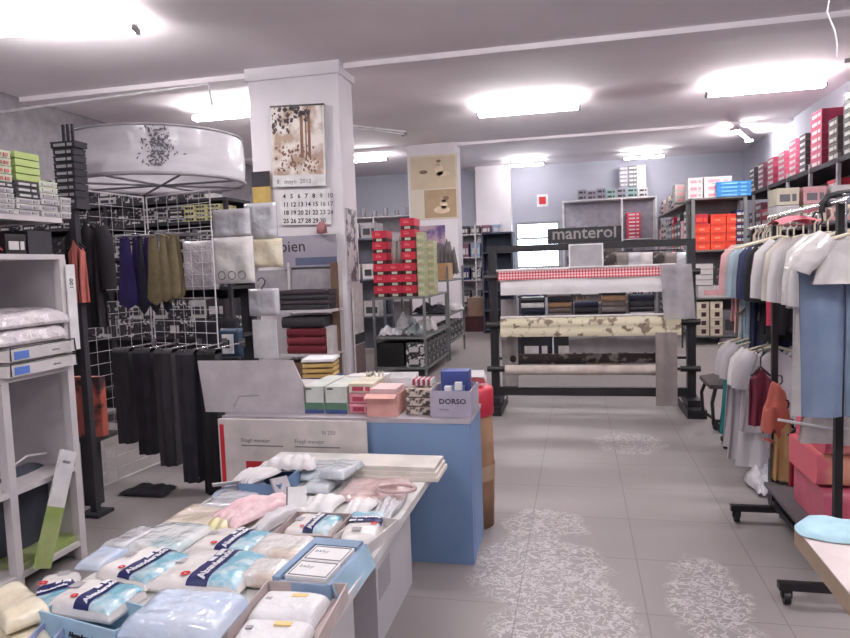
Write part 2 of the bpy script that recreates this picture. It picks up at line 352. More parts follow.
# cartons beneath the table
def big_box(name, label, x0, x1, y0, y1, h, m, z=0, tape=True, group=None):
    t = thing(name, label, 'box', ((x0+x1)/2, (y0+y1)/2, z), 0, group); a, c = (x1-x0)/2, (y1-y0)/2
    MB().box(-a, a, -c, c, 0, h).build('carton_body', m, t)
    q = MB(); q.box(-a-.001, a+.001, -.025, .025, h-.08, h+.001); q.build('packing_tape', cream, t)
    q = MB(); q.box(a, a+.001, -c*.9, -c*.3, h*.35, h*.6); q.build('printed_label', lgrey, t)
    return t
gwhite = mat('white_carton', (200, 196, 198), .7, (186, 182, 186), 3)
big_box('storage_carton', 'off-white carton standing on the floor under the display table, farther one', -1.3, -.74, 2.3, 2.82, .48, gwhite)
big_box('storage_carton', 'off-white carton on the floor under the display table, nearest the camera', -1.3, -.76, 1.55, 2.1, .49, gwhite)
# boards stacked on the far end
yb_ = PZ(445, 456, .6).y; yf_ = PZ(438, 480, .56).y
for k in range(3):
    x0_ = PZ(356, 470, .58).x; x1_ = PZ(441, 470, .58).x
    tag(MB().box(x0_-.02*k, x1_-.008*k, yf_+.012*k, yb_, TZ+.001+k*.017, TZ+.017+k*.017).build('folded_board', mat('ivory_board%d' % k, (226-6*k, 216-4*k, 206-3*k), .6)), 'pale board in the flat stack at the far end of the display table, %s' % ('bottom', 'middle', 'top')[k], 'board', 'stacked boards')
GP = 'underwear packets on the display table'
def quad(FL, FR, BL, zc, zb):
    """front-left, front-right and back-left corners of a thing lying on the table"""
    A, B_, D_ = (PZ(*FL, zc), PZ(*FR, zc), PZ(*BL, zc)); ex = B_-A; ey = D_-A
    rz = math.atan2(ex.y, ex.x); n = Vector((-math.sin(rz), math.cos(rz), 0)); w = ex.length; l = abs(ey.dot(n)); sh = ey.dot(ex.normalized())
    c = A+ex/2+n*l/2+ex.normalized()*sh/2
    return (c.x, c.y, zb), rz, w, l
def at(px, py, z0, zc=None):
    v = PZ(px, py, z0+.03 if zc is None else zc); return (v.x, v.y, z0)
def Q(name, label, FL, FR, BL, zb, t, k, m=film, brand=False, cat='packet', group=None, **kw):
    t *= .82
    loc, rz, w, l = quad(FL, FR, BL, zb+t*.6, zb)
    return soft_pack(name, label, cat, loc, rz, w, l, t, k, m, group or (GP if brand else None), brand=brand, **kw)
def QT(label, FL, FR, BL, h, m, zb=TZ+.001, **kw):
    loc, rz, w, l = quad(FL, FR, BL, zb+h, zb); return tray('open_carton', label, 'box', loc, rz, w, l, h, m, **kw)
brownc = mat('grey_brown_card', (168, 152, 150), .7)
# nearest row
QT('pale blue-green open carton with small print at the near left of the table', (46, 613), (124, 634), (72, 588), .075, lblue, txt='Abanderado')
Q('underwear_packet', 'banded packet lying in the pale blue-green open carton', (52, 606), (118, 616), (78, 580), .6, .05, 1, brand=True)
Q('underwear_packet', 'banded packet at far left, between the cream packet and the open carton', (44, 573), (28, 612), (80, 574), .565, .05, 2, brand=True)
Q('cream_packet', 'cream soft packet at the left edge of the table', (-25, 636), (24, 618), (4, 588), .6, .05, 3, filmc)
Q('cream_packet', 'pale cream packet at the bottom left corner, lower layer', (-20, 668), (28, 650), (10, 612), .552, .045, 33, filmc)
QT('blue-lilac open carton at the bottom edge, beside the cream packets', (24, 652), (54, 650), (34, 622), .05, mat('lilac_blue_card', (160, 170, 204), .6))
QT('grey-brown low carton under the glossy pale blue packet', (120, 645), (222, 648), (150, 600), .05, brownc)
Q('blue_packet', 'large glossy pale blue wrapped packet at the front of the table', (122, 628), (222, 634), (154, 590), .605, .055, 4, filmb)
Q('underwear_packet', 'banded packet between the open pale carton and the middle of the table', (106, 574), (158, 588), (136, 544), .56, .045, 5, brand=True)
Q('underwear_packet', 'banded packet in the middle of the table, above the glossy blue packet', (150, 584), (243, 590), (184, 549), .556, .045, 6, brand=True)
Q('underwear_packet', 'farthest banded packet, in front of the pink knit', (190, 549), (252, 556), (216, 527), .553, .04, 7, brand=True)
past = mat('pastel_print', (220, 216, 214), .3, (206, 190, 176), 9, coat=1, bump=.6, thr=(.5, .62))
Q('baby_packet', 'pale packet with pastel prints right of the farthest banded packet', (246, 556), (300, 560), (264, 534), .56, .045, 8, past)
Q('baby_packet', 'small pastel packet tucked left of the blue open box', (238, 578), (276, 582), (256, 559), .56, .045, 9, past)
# front-right tray with white fleecy packets
QT('off-white open tray holding white packets at the front right of the table', (222, 650), (320, 655), (258, 580), .045, mat('pinkish_card', (196, 180, 178), .7))
fleece = mat('white_fleece', (226, 224, 224), .7, (214, 212, 216), 14, coat=.3, bump=.25, bsc=50)
fy = mat('yellow_print', (236, 206, 140), .6)
for k, (c3, ll) in enumerate((((244, 621), (312, 624), (266, 592)), 'farther'), ) if 0 else enumerate(((((246, 620), (314, 624), (266, 592)), 'farther of the two white fleecy packets in the front tray'), (((226, 650), (300, 654), (244, 621)), 'nearer of the two white fleecy packets in the front tray'))):
    o = Q('fleece_packet', ll, *c3, .556, .05, 11+k, fleece, group='white fleecy packets')
    MB().box(.0, .04, .02, .035, .039, .043).build('yellow_tag', fy, o); MB().box(-.06, -.045, .0, .012, .039, .043).build('grey_tag', lgrey, o)
# blue open box with two white boxes
loc, rz, w_, l_ = quad((276, 577), (334, 583), (312, 537), TZ+.055, TZ+.001); h_ = .055; bx = loc
t = thing('blue_gift_box', 'blue open card box with a raised flap holding two white boxes', 'box', bx, rz)
bl2 = mat('dusty_blue_card', (136, 160, 188), .6)
b = MB(); b.box(-w_/2, w_/2, -l_/2, l_/2, 0, .004); b.box(-w_/2, -w_/2+.02, -l_/2, l_/2, .004, h_); b.box(w_/2-.012, w_/2, -l_/2, l_/2, .004, h_*.85)
b.box(-w_/2+.02, w_/2-.012, -l_/2, -l_/2+.012, .004, h_*.8); b.box(-w_/2+.02, w_/2-.012, l_/2-.045, l_/2, .004, h_); b.build('box_body', bl2, t)
b = MB(); M_ = Matrix.Translation((w_/2, 0, h_*.85)) @ Matrix.Rotation(1.2, 4, 'Y'); b.box(0, .07, -l_/2+.01, l_/2, -.004, 0, 0, M_); b.build('side_flap', lblue, t)
iw = w_-.045; il = (l_-.07)/2
for k in range(2):
    cy_ = -l_/2+.016+il*(k+.5)+.003*k; cx_ = .005
    px_ = bx[0]+cx_*math.cos(rz)-cy_*math.sin(rz); py_ = bx[1]+cx_*math.sin(rz)+cy_*math.cos(rz)
    o = thing('white_box', ('nearer', 'farther')[k]+' white box with a grey frame line inside the blue open box', 'box', (px_, py_, bx[2]+.006), rz, 'white boxes in the blue box')
    MB().box(-iw/2, iw/2, -il/2, il/2, 0, .048).build('carton_body', paper, o)
    b = MB(); b.box(-iw*.46, iw*.46, -il*.44, -il*.4, .048, .0492); b.box(-iw*.46, iw*.46, il*.4, il*.44, .048, .0492); b.box(-iw*.46, -iw*.44, -il*.4, il*.4, .048, .0492); b.box(iw*.44, iw*.46, -il*.4, il*.4, .048, .0492); b.build('frame_line', grey, o)
    text('baby', il*.24, (-iw*.38, il*.05, .0482), FLAT, lgrey, o)
# right edge tray and grey-brown tray
QT('pale tray at the right edge of the table holding a banded packet', (334, 546), (374, 552), (352, 513), .035, offw)
Q('underwear_packet', 'small banded packet lying in the tray at the right table edge', (376, 541), (386, 514), (340, 537), .556, .045, 14, brand=True)
QT('grey-brown shallow tray behind the blue open box', (278, 534), (338, 537), (291, 511), .04, brownc)
Q('underwear_packet', 'banded packet half hidden in the grey-brown tray', (288, 532), (333, 535), (297, 514), .556, .04, 15, brand=True)
def knit(name, label, loc, rz, w, l, t, k, m, ribs=9, cat='garment'):
    h = pack_fn(w, l, t, k, .5, 3)
    b = MB(); b.grid(lambda u, v: ((u-.5)*w*(1+.12*math.sin(v*5+k)), (v-.5)*l, h((u-.5)*w, (v-.5)*l)+.1*t*math.sin(u*ribs*2*PI+v*3)*min(1, 4*u*(1-u)*2)), 44, 30)
    b.grid(lambda u, v: ((.5-u)*w*.9, (v-.5)*l*.95, 0), 2, 2)
    return tag(b.build(name, m, None, loc, rz), label, cat)
def KQ(name, label, FL, FR, BL, zb, t, k, m, ribs=5, cat='garment'):
    loc, rz, w, l = quad(FL, FR, BL, zb+t*.6, zb); return knit(name, label, loc, rz, w, l, t, k, m, ribs, cat)
KQ('pink_garment', 'pink knitted baby garment in clear wrapping', (229, 521), (254, 530), (262, 484), .56, .05, 21, pinkf, 4)
KQ('white_garment', 'white knitted baby garment beside the pink one', (262, 531), (275, 533), (277, 502), .56, .05, 22, white_cloth, 2)
KQ('yellow_garment', 'pale yellow folded garment under the pink knit', (203, 527), (238, 530), (218, 506), .552, .03, 23, mat('yellow_film', (214, 206, 150), .4, (226, 218, 186), 12, coat=.8), 3)
Q('clear_packet', 'clear wrapped cream packet with a printed card, left of the pink knit', (162, 524), (212, 528), (190, 503), .555, .025, 24, mat('cream_pink_print', (222, 206, 196), .3, (196, 186, 160), 10, coat=1, bump=.4))
Q('clear_packet', 'clear packet with pale teal contents at the left edge of the table', (127, 548), (182, 553), (156, 521), .552, .035, 25, mat('teal_haze_print', (206, 208, 208), .25, (166, 196, 202), 8, coat=1, bump=.45, thr=(.5, .7)))
Q('clear_packet', 'light blue crumpled packet hanging over the left table edge', (82, 566), (108, 568), (99, 545), .552, .03, 26, filmb)
Q('clear_packet', 'grey-white crumpled packet at the left edge, behind the light blue one', (111, 549), (134, 552), (128, 524), .56, .03, 27, filmg)
Q('clear_packet', 'hazy grey wrapped packet behind the cream card packet', (206, 508), (244, 511), (222, 488), .555, .035, 28, filmg)
QT('blue shallow tray with white baby clothes near the table far end', (250, 484), (292, 485), (258, 462), .06, mat('strong_blue_card', (106, 134, 170), .6))
KQ('white_garment', 'white lacy garment spilling over the left of the blue tray', (240, 480), (262, 483), (250, 464), .6, .035, 29, white_cloth, 6)
KQ('white_garment', 'white garment piled at the back of the blue tray', (262, 466), (312, 466), (272, 455), .6, .04, 32, white_cloth, 5)
M_ = Matrix.Rotation(-.45, 4, 'X')
o = tag(MB().box(-.05, .05, -.035, .035, 0, .003, 0, M_).build('tag_card', paper, None, at(226, 480, TZ+.055, .62), .5), 'white perforated card leaning at the left of the blue tray', 'card')
b = MB(); b.box(-.02, .0, -.006, .006, .003, .0042, 0, M_); o2 = b.build('printed_mark', ink, o)
Q('clear_packet', 'blue and white wrapped packet beside the perforated card', (219, 495), (254, 498), (228, 480), .555, .04, 30, filmb)
for k, (px, py, rz, a_, ll) in enumerate(((296, 500, .3, 1.05, 'white upright card flap with a grey edge in the middle of the pile'), (284, 488, .9, .9, 'grey folded card flap behind the white upright card'))):
    M_ = Matrix.Rotation(a_, 4, 'X'); b = MB(); b.box(-.035, .035, 0, .075, 0, .003, 0, M_); b.box(-.036, -.03, 0, .076, .003, .0045, 1, M_); b.box(-.035, .035, -.03, 0, 0, .003, 0)
    tag(b.build('card_sheet', [paper if k == 0 else lgrey, grey], None, at(px, py, TZ+.02, .6), rz), ll, 'card')
KQ('crumpled_paper', 'crumpled white paper left of the wrapped white sheets', (298, 511), (336, 513), (306, 493), .555, .03, 40, paper, 3, 'paper')
KQ('crumpled_paper', 'white wrapped sheets near the right table edge', (340, 513), (368, 514), (352, 496), .555, .03, 41, paper, 3, 'paper')
KQ('crumpled_paper', 'translucent sheet at the right table edge', (372, 515), (394, 516), (382, 495), .555, .03, 42, filmg, 3, 'paper')
bgf = mat('blue_grey_film', (176, 186, 194), .25, (206, 208, 212), 18, coat=1, bump=.4, bsc=30)
Q('clear_packet', 'bluish grey wrapped packet at the back of the table', (300, 476), (338, 477), (312, 460), .56, .04, 50, bgf)
Q('clear_packet', 'grey slatted wrapped packet leaning at the back of the table', (326, 474), (352, 476), (332, 459), .6, .04, 51, bgf)
Q('clear_packet', 'pale grey wrapped packet in front of the slatted one', (304, 489), (332, 490), (312, 476), .56, .035, 52, bgf)
rose = mat('rose_brown_film', (204, 178, 174), .3, (176, 146, 144), 12, coat=1, bump=.45, bsc=26)
Q('rose_packet', 'rose-beige wrapped packet curled round at the right of the table', (332, 497), (400, 498), (352, 479), .555, .04, 55, rose)
c0 = at(396, 488, .6, .6)
b = MB(); b.tube([(c0[0]+.07*math.cos(a*.1*PI), c0[1]+.045*math.sin(a*.1*PI), .6) for a in range(-7, 14)], .008, 8)
tag(b.build('padded_loop', rose), 'rose padded loop lying on the rose-beige packet', 'loop')
# ------------------------------------------------------------------ blue counter
CZ = .69; CY0 = 3.04; CY1 = 3.8; CX0 = -1.74; CX1 = -.5; NX = -.74; NY = 3.4
t = thing('blue_counter', 'low blue card-covered counter standing across the end of the display table', 'counter', ((CX0+CX1)/2, CY0, 0))
hw = (CX1-CX0)/2
cc = (CX0+CX1)/2
MB().box(-hw, hw, 0, NY-CY0, 0, CZ-.02).box(-hw, NX-cc, NY-CY0, CY1-CY0, 0, CZ-.02).build('counter_body', blue, t)
MB().box(-hw-.005, hw+.005, -.005, NY-CY0, CZ-.02, CZ).box(-hw-.005, NX-cc, NY-CY0, CY1-CY0+.005, CZ-.02, CZ).build('countertop', mat('counter_top', (186, 178, 184), .6), t)
b = MB(); b.box(hw, hw+.004, .0, .08, .0, CZ-.03); b.build('edge_tape', mat('faded_blue_tape', (120, 140, 190), .6), t)
# long printed white carton leaning in front
t = thing('printed_carton', 'long flat white carton with faded print leaning on the front of the blue counter', 'box', (-1.36, CY0-.035, 0))
b = MB(); b.box(-.38, .38, -.02, .0, .0, .685); b.build('carton_panel', mat('shipping_card', (214, 204, 200), .7), t)
b = MB(); b.box(-.372, -.35, -.022, -.0195, .25, .66); b.box(-.24, .08, -.022, -.0195, .44, .48); b.build('red_print', redink, t)
for (x, z, s) in ((-.26, .575, 'Fragil manejar'), (.02, .575, 'Fragil manejar'), (.16, .62, 'N 250')): text(s, .027, (x, -.0205, z), FRONT, grey, t)
b = MB(); b.box(-.26, -.04, -.022, -.0195, .555, .56); b.box(.02, .25, -.022, -.0195, .555, .56); b.build('print_rule', grey, t)
# grey open box lid at left of counter
A = PY(212, 360, 3.1); Bq = PY(305, 418, 3.1)
t = thing('open_lid_box', 'large grey-white open carton, its lid raised, at the left end of the counter', 'box', (-1.56, 3.12, CZ))
b = MB()
gl_ = mat('grey_white_card', (196, 188, 190), .7)
x0 = PY(204, 418, 3.1).x+1.56; x1 = Bq.x+1.56
b.add([(x0, 0, 0), (x1, 0, 0), (x1, 0, .13), (x1-.06, 0, .265), (x0-.03, 0, .265), (x0, .006, 0), (x1, .006, 0), (x1, .006, .13), (x1-.06, .006, .265), (x0-.03, .006, .265)],
      [(0, 1, 2, 3, 4), (9, 8, 7, 6, 5), (0, 5, 6, 1), (1, 6, 7, 2), (2, 7, 8, 3), (3, 8, 9, 4), (4, 9, 5, 0)])
b.build('raised_flap', gl_, t)
MB().box(x0+.02, x1-.005, .02, .3, 0, .12).build('carton_body', gl_, t)
b = MB(); b.tube([(-.16, -.002, .03), (-.13, -.002, .085), (-.02, -.002, .09)], .0035, 5); b.build('printed_handle_line', lgrey, t)
# goods on the counter
def cbox(name, label, px0, px1, pyt, pyb, y, d, ms, rz=0, group=None, style='label', cat='box', z=None):
    a = PY(px0, pyb, y); c = PY(px1, pyb, y); tp = PY(px0, pyt, y)
    zz = a.z if z is None else z
    return carton(name, label, ((a.x+c.x)/2, y, zz), c.x-a.x, d, tp.z-zz, ms, style, rz, group, cat)
gw = mat('white_green_pack', (208, 212, 204), .5)
for k, (x0_, x1_) in enumerate(((305, 325), (326, 348))):
    a = PY(x0_, 418, 3.12); c = PY(x1_, 418, 3.12); wd_ = c.x-a.x-.004
    o = thing('diaper_box', ('left', 'right')[k]+' white box with a green and blue lower edge on the counter', 'box', ((a.x+c.x)/2, 3.12, CZ), 0, 'white and green boxes on the counter')
    MB().box(-wd_/2, wd_/2, 0, .34, 0, .135).build('carton_body', gw, o)
    q = MB(); q.box(-wd_/2, wd_/2, -.001, 0, 0, .02); q.build('blue_print', mat('deep_blue_print', (60, 78, 130)), o)
    q = MB(); q.box(-wd_/2, wd_/2, -.001, 0, .02, .055); q.build('green_print', mat('dull_green_print', (92, 128, 104)), o)
    q = MB(); q.box(-wd_/2+.01, -wd_/2+.04, -.002, 0, .12, .126); q.build('hand_slot', ink, o)
# yellow and blue box behind
o = thing('yellow_box', 'box with yellow sheets in a blue sleeve at the back left of the counter', 'box', (PY(318, 392, 3.6).x, 3.62, CZ), .15)
b = MB(); b.box(-.1, .1, 0, .2, 0, .09); b.build('blue_sleeve', mat('royal_blue', (60, 76, 140), .5), o)
for k in range(3): MB().box(-.09, .085, -.01, .18, .095+k*.03, .115+k*.03).build('yellow_sheet', mat('yellow_card', (204, 172, 106), .6), o)
MB().box(-.095, .09, -.012, .19, .186, .2).build('white_top_sheet', paper, o)
pk = mat('pink_pack', (222, 140, 152), .45, (236, 186, 190), 16)
pk2 = mat('pink_pack_print', (176, 60, 84), .45)
for k in range(3):
    a = PY(350, 416, 3.14); c = PY(374, 416, 3.14)
    carton('pink_box', 'pink printed box in the stack at the middle of the counter, '+('bottom', 'middle', 'top')[k], ((a.x+c.x)/2, 3.14, CZ+.002+k*.05), c.x-a.x-.003, .2, .047, [pk if k < 2 else cream, pk2], 'label', 0, 'pink boxes on the counter')
o = tray('open_pink_box', 'open pale pink box with an outturned flap and packets inside on the counter', 'box', (PY(390, 420, 3.2).x, 3.17, CZ+.001), 0, .15, .2, .105, mat('salmon_card', (226, 170, 160), .6), lid=(-1, .05, -.25))
for k in range(3): carton('pink_packet', 'pink and white packet standing in the open pale pink box, %s' % ('front', 'middle', 'back')[k], (PY(390, 420, 3.2).x, 3.1+k*.055, CZ+.006), .125, .045, .125, [mat('pale_pink_card', (232, 200, 200)), pk2], 'label', 0, 'packets in the pale pink box')
cam_m = mat('sepia_print', (196, 182, 170), .5, (72, 62, 58), 42, thr=(.46, .54))
for k in range(3):
    a = PY(406, 417, 3.12); c = PY(432, 417, 3.12)
    carton('sepia_box', 'black and cream patterned box in the stack right of the pink box, '+('bottom', 'middle', 'top')[k], ((a.x+c.x)/2, 3.12, CZ+.002+k*.043), c.x-a.x-.006, .2, .04, [cam_m, [cam_m, cam_m, pk][k]], 'plain', 0, 'patterned boxes on the counter')
o = thing('comb_rack', 'row of pink and white packet edges on the patterned box stack', 'display', ((PY(419, 390, 3.12).x), 3.16, CZ+.135))
for k in range(9): MB().box(-.05+k*.012, -.044+k*.012, 0, .09, 0, .03).build('packet_edge', [paper, pk2][k % 2], o)
# grey lidded sock box with writing and blue box in it
a = PY(432, 417, 3.1); c = PY(472, 417, 3.1); wd_ = c.x-a.x
o = tray('grey_box', 'grey-lilac open box with dark lettering at the right end of the counter', 'box', ((a.x+c.x)/2, 3.2, CZ+.001), 0, wd_, .26, .125, mat('lilac_grey_card', (176, 168, 184), .6, (160, 152, 170), 8))
text('DORSO', .034, (-wd_*.28, -.1315, .065), FRONT, ink, o, sx=1.1, bold=.0006)
text('calcetines', .012, (-wd_*.28, -.1315, .035), FRONT, grey, o)
carton('blue_box', 'dark blue box standing inside the grey-lilac open box', ((a.x+c.x)/2-.0, 3.2, CZ+.02), .13, .09, .18, [mat('royal_blue', (0, 0, 0)), mat('pale_blue_print', (120, 140, 190))], 'label')
for k in range(2):
    carton('white_packet', ('left', 'right')[k]+' tiny white packet in front of the dark blue box', ((a.x+c.x)/2-.02+.05*k, 3.12, CZ+.1+.02*k), .032, .03, .04, [paper], 'plain', 0, 'tiny white packets')
# white open lidded box, rear of the counter
o = tray('shallow_box', 'shallow white box lid lying open at the back of the counter', 'box', (PY(385, 372, 3.6).x, 3.62, CZ+.06), .12, .34, .2, .05, paper)
carton('white_box', 'white box under the shallow open lid at the back of the counter', (PY(385, 372, 3.6).x, 3.53, CZ+.0015), .3, .18, .055, [offw], 'plain')
for k, (px, w_) in enumerate(((362, .13), (378, .1))):
    carton('white_carton', ('white carton standing behind the pink boxes', 'small white carton with sticks behind the open pink box')[k], (PY(px, 385, 3.45).x, 3.4, CZ+.0015), w_, .1, .14, [offw, pk], 'label')
b = MB()
for k in range(5): b.tube([(k*.018-.04, 0, 0), (k*.022-.05, .01, .17)], .005, 6)
tag(b.build('stick_bundle', cream, None, (PY(378, 385, 3.4).x+.0, 3.36, CZ+.001)), 'bundle of thin cream sticks in the middle of the counter goods', 'sticks')
# waste drum at right of the counter
cx_ = -.5+.0
t = thing('cardboard_drum', 'brown cardboard drum with red rim beside the blue counter', 'drum', (-.585, 3.56, 0))
MB().lathe([(0, 0), (.12, 0), (.13, .3), (.125, .64), (0, .64)], n=20).build('drum_body', kraft, t)
MB().lathe([(.133, .26), (.133, .34)], n=20).build('tape_ring', mat('pale_kraft', (176, 148, 124)), t)
MB().lathe([(.128, .6), (.134, .61), (.134, .74), (.12, .75), (.0, .75)], n=20).build('red_rim', red, t)
b = MB(); M_ = Matrix.Rotation(-.5, 4, 'X'); b.box(-.09, .09, -.05, .05, .03, .042, 0, M_); b.box(-.08, .09, -.04, .06, .042, .075, 0, M_)
tag(b.build('folded_papers', paper, None, (-.585, 3.55, .755)), 'folded white papers lying on top of the cardboard drum', 'paper')
# ------------------------------------------------------------------ left shelf unit (its open front faces the aisle, +X)
UX = -2.44
ya = PX(14, 540, UX).y; yb = PX(76, 440, UX).y
Y0u = ya-1.15; Lu = yb-Y0u+.02
t = thing('shelf_unit', 'white wooden shelf unit at the left edge, holding albums and boxes', 'shelf', (UX, Y0u, 0), PI/2)
pw = mat('aged_white_wood', (206, 200, 200), .6, (190, 184, 186), 5)
zs = [.07, PX(50, 470, UX).z-.02, PX(40, 371, UX).z-.025, PX(40, 254, UX).z-.025, PX(40, 216, UX).z-.025]
zs[1] = .45
for k, x in enumerate((.02, ya-Y0u, Lu-.04)):
    MB().box(x, x+.04, 0, .04, 0, zs[2] if k == 1 else zs[3]).build('post', pw, t)
    MB().box(x, x+.04, .38, .42, 0, zs[4]).build('post', pw, t)
for z in zs: MB().box(0, Lu, .002, .42, z, z+.024).build('shelf_board', pw, t)
MB().box(Lu-.02, Lu, .04, .38, 0, zs[3]).build('side_panel', pw, t)
MB().box(.0, Lu, .42, .428, .07, zs[4]).build('back_panel', mat('grey_back_board', (112, 106, 110), .8), t)
def U(y, d, z): return (UX-d, y, z)       # a point on the unit: y along it, d deep
z = zs[2]+.0255
def yp(px, py=300): return PX(px, py, UX).y
ym = yp(38, 350)
for k in range(2):
    o = thing('wrapped_blanket', 'white wrapped set with blue corner label and black piping, %s on left shelf' % ('bottom', 'second')[k], 'bedding packet', (UX+.03, ym, z+k*.068), PI/2+.02*k, 'bedding packets on the left shelf')
    Lb = yp(78, 360)-yp(10, 370)
    h = pack_fn(Lb, .3, .062, 60+k, .1, 8)
    b = MB(); b.grid(lambda u, v: ((u-.5)*Lb, v*.3, h((u-.5)*Lb, (v-.5)*.3)), 16, 12)
    b.box(-Lb/2, Lb/2, 0, .3, 0, .05); b.build('wrapped_body', film, o)
    q = MB(); q.box(-Lb*.46, Lb*.42, -.002, 0, .005, .046); q.build('front_label', offw, o)
    q = MB(); q.box(-Lb*.42, -Lb*.22, -.004, -.002, .008, .042); q.build('blue_label', mat('cornflower_print', (92, 128, 206), .5), o)
    q = MB(); q.tube([(-Lb*.47, -.004, .004), (-Lb*.47, -.004, .058), (Lb*.48, -.004, .06), (Lb*.49, -.004, .004)], .0035, 6); q.build('black_piping', black, o)
    text('sabanas', .016, (Lb*.12, -.0025, .02), FRONT, grey, o)
for k in range(2):
    o = soft_pack('wrapped_sheet', 'glossy white wrapped sheet set, %s on the left shelf pile' % ('third from the bottom', 'topmost')[k], 'bedding packet', (UX-.12, ym-.03+.02*k, z+.145+k*.075), PI/2, .42, .28, .07, 63+k, mat('milky_film', (214, 206, 208), .3, (200, 192, 196), 8, coat=1, bump=.8, bsc=22), 'white wrapped sheets', tilt=(.06, 0))
soft_pack('wrapped_sheet', 'cream wrapped packet at the far left of the shelf pile', 'bedding packet', (UX-.16, ym-.55, z), PI/2, .3, .26, .14, 66, mat('milky_film', (0, 0, 0)))
o = tag(MB().box(-.03, .03, -.004, 0, 0, .42).build('hanging_card', paper, None, (UX+.006, yp(70, 290)-.0, PX(72, 350, UX).z), PI/2), 'tall narrow white card hung beside the right post of the left shelf unit', 'card')
text('100', .035, (.012, -.005, .3), FRONT @ Matrix.Rotation(PI/2, 4, 'Z'), ink, o)
# lower compartments: green card, slate bag
zb = zs[0]+.0255
cA = PX(34, 585, UX+.02); cB = PX(72, 475, UX+.02)
o = thing('green_card', 'tall leaning card, white above and leaf green below, in the left shelf unit', 'card', (UX+.05, cA.y+.02, max(zb, cA.z)), rot=(0, 0, PI/2))
o.rotation_euler = (Matrix.Rotation(PI/2, 4, 'Z') @ Matrix.Rotation(.42, 4, 'Y')).to_euler()
MB().box(-.05, .05, -.006, .006, .27, .53).build('white_print', paper, o)
MB().box(-.05, .05, -.006, .006, 0, .27).build('green_print', mat('leaf_green_print', (138, 158, 84), .45, (188, 196, 150), 6), o)
text('VERDE', .018, (-.032, -.007, .47), FRONT, grey, o)
tag(MB().box(-.2, .2, .02, .3, 0, .03).build('green_packet', mat('leaf_green_print', (0, 0, 0)), None, (UX, ya+.25, zb), PI/2), 'flat green packet on the bottom board of the left shelf unit', 'packet')
b = MB(); b.grid(lambda u, v: (-.17+.34*u, .1-.03*math.sin(PI*u), .0+.4*v*(.85+.15*math.sin(PI*u))), 12, 8); b.box(-.17, .17, .1, .2, 0, .33)
o = tag(b.build('slate_bag', mat('slate_plastic', (74, 78, 92), .5), None, (UX-.08, ya+.24, zb+.031), PI/2), 'slate grey plastic bag standing in the left shelf unit', 'bag')
MB().tube([(-.15, .06, .32), (-.1, .05, .41), (.0, .05, .44), (.12, .05, .42)], .006, 6).build('white_handle', white, o)
# dark goods between the two top boards
z3 = zs[3]+.0255
for k, (p0, p1, hh_, m1, ll) in enumerate(((8, 30, .09, black, 'black case on the upper left shelf, beside the pink bundle'), (31, 56, .11, char, 'dark charcoal box on the upper left shelf, beside the black case'))):
    y0_, y1_ = yp(p0, 240), yp(p1, 240)
    carton('dark_box', ll, (UX-.02, (y0_+y1_)/2, z3), y1_-y0_-.01, .3, hh_, [m1, offw], 'label' if k == 0 else 'plain', PI/2)
knit('pink_bundle', 'dark pink bundle at the far left of the upper shelf', (UX-.13, yp(0, 240)-.02, z3), PI/2, .12, .2, .1, 70, mat('dusty_rose', (176, 74, 96), .8), 4, 'garment')
# columns of sock boxes on the top board
wh = mat('sock_box', (208, 206, 204), .5, (180, 178, 176), 20); dk = mat('sock_box_dark', (58, 54, 60), .5)
zt_ = zs[4]+.0255; rng = random.Random(3)
edges = [-32, -9, 16, 41, 60, 71]
for ci in range(5):
    y0_, y1_ = yp(edges[ci], 200), yp(edges[ci+1], 200); w_ = y1_-y0_
    pos = ('leftmost', 'second', 'third', 'fourth', 'fifth')[ci]
    tp = PX((edges[ci]+edges[ci+1])/2, 181 if ci < 4 else 197, UX).z; n_ = 6 if ci < 4 else 3; hh_ = (tp-zt_)/n_
    for k in range(n_):
        ms = [dk, wh] if (ci == 2 and k >= 3) or (ci == 1 and k == 5) else [wh, lgrey]
        if ci == 3 and k > 3: ms = [pgreen, wh]
        carton('sock_box', 'flat %s sock box, %s column on the left shelf, %s' % ('pale green' if ms[0] is pgreen else 'black' if ms[0] is dk else 'white', pos, ORD[k]),
               (UX-.005+rng.uniform(-.008, .004), (y0_+y1_)/2+rng.uniform(-.003, .003), zt_+k*hh_), w_-.008, .3 if ci < 3 else .17, hh_-.0015, ms, 'label', PI/2, 'sock boxes on the left shelf')
    if ci < 4 and ci != 3:
        tp2 = PX((edges[ci]+edges[ci+1])/2, (146, 149, 152, 0)[ci], UX).z; hg = (tp2-tp)/4
        for k in range(4):
            gm = [pgreen, mat('faded_red_print', (196, 120, 112))] if ci == 1 else [green, pgreen]
            carton('stocking_box', 'green stocking box above the %s column on the left shelf, %s' % (pos, ORD[k]), (UX-.01, (y0_+y1_)/2+(.02 if ci == 2 else 0), tp+.001+k*hg), w_-.006, .3, hg-.002, gm, 'label' if ci == 1 else 'plain', PI/2, 'green boxes on the left shelf')
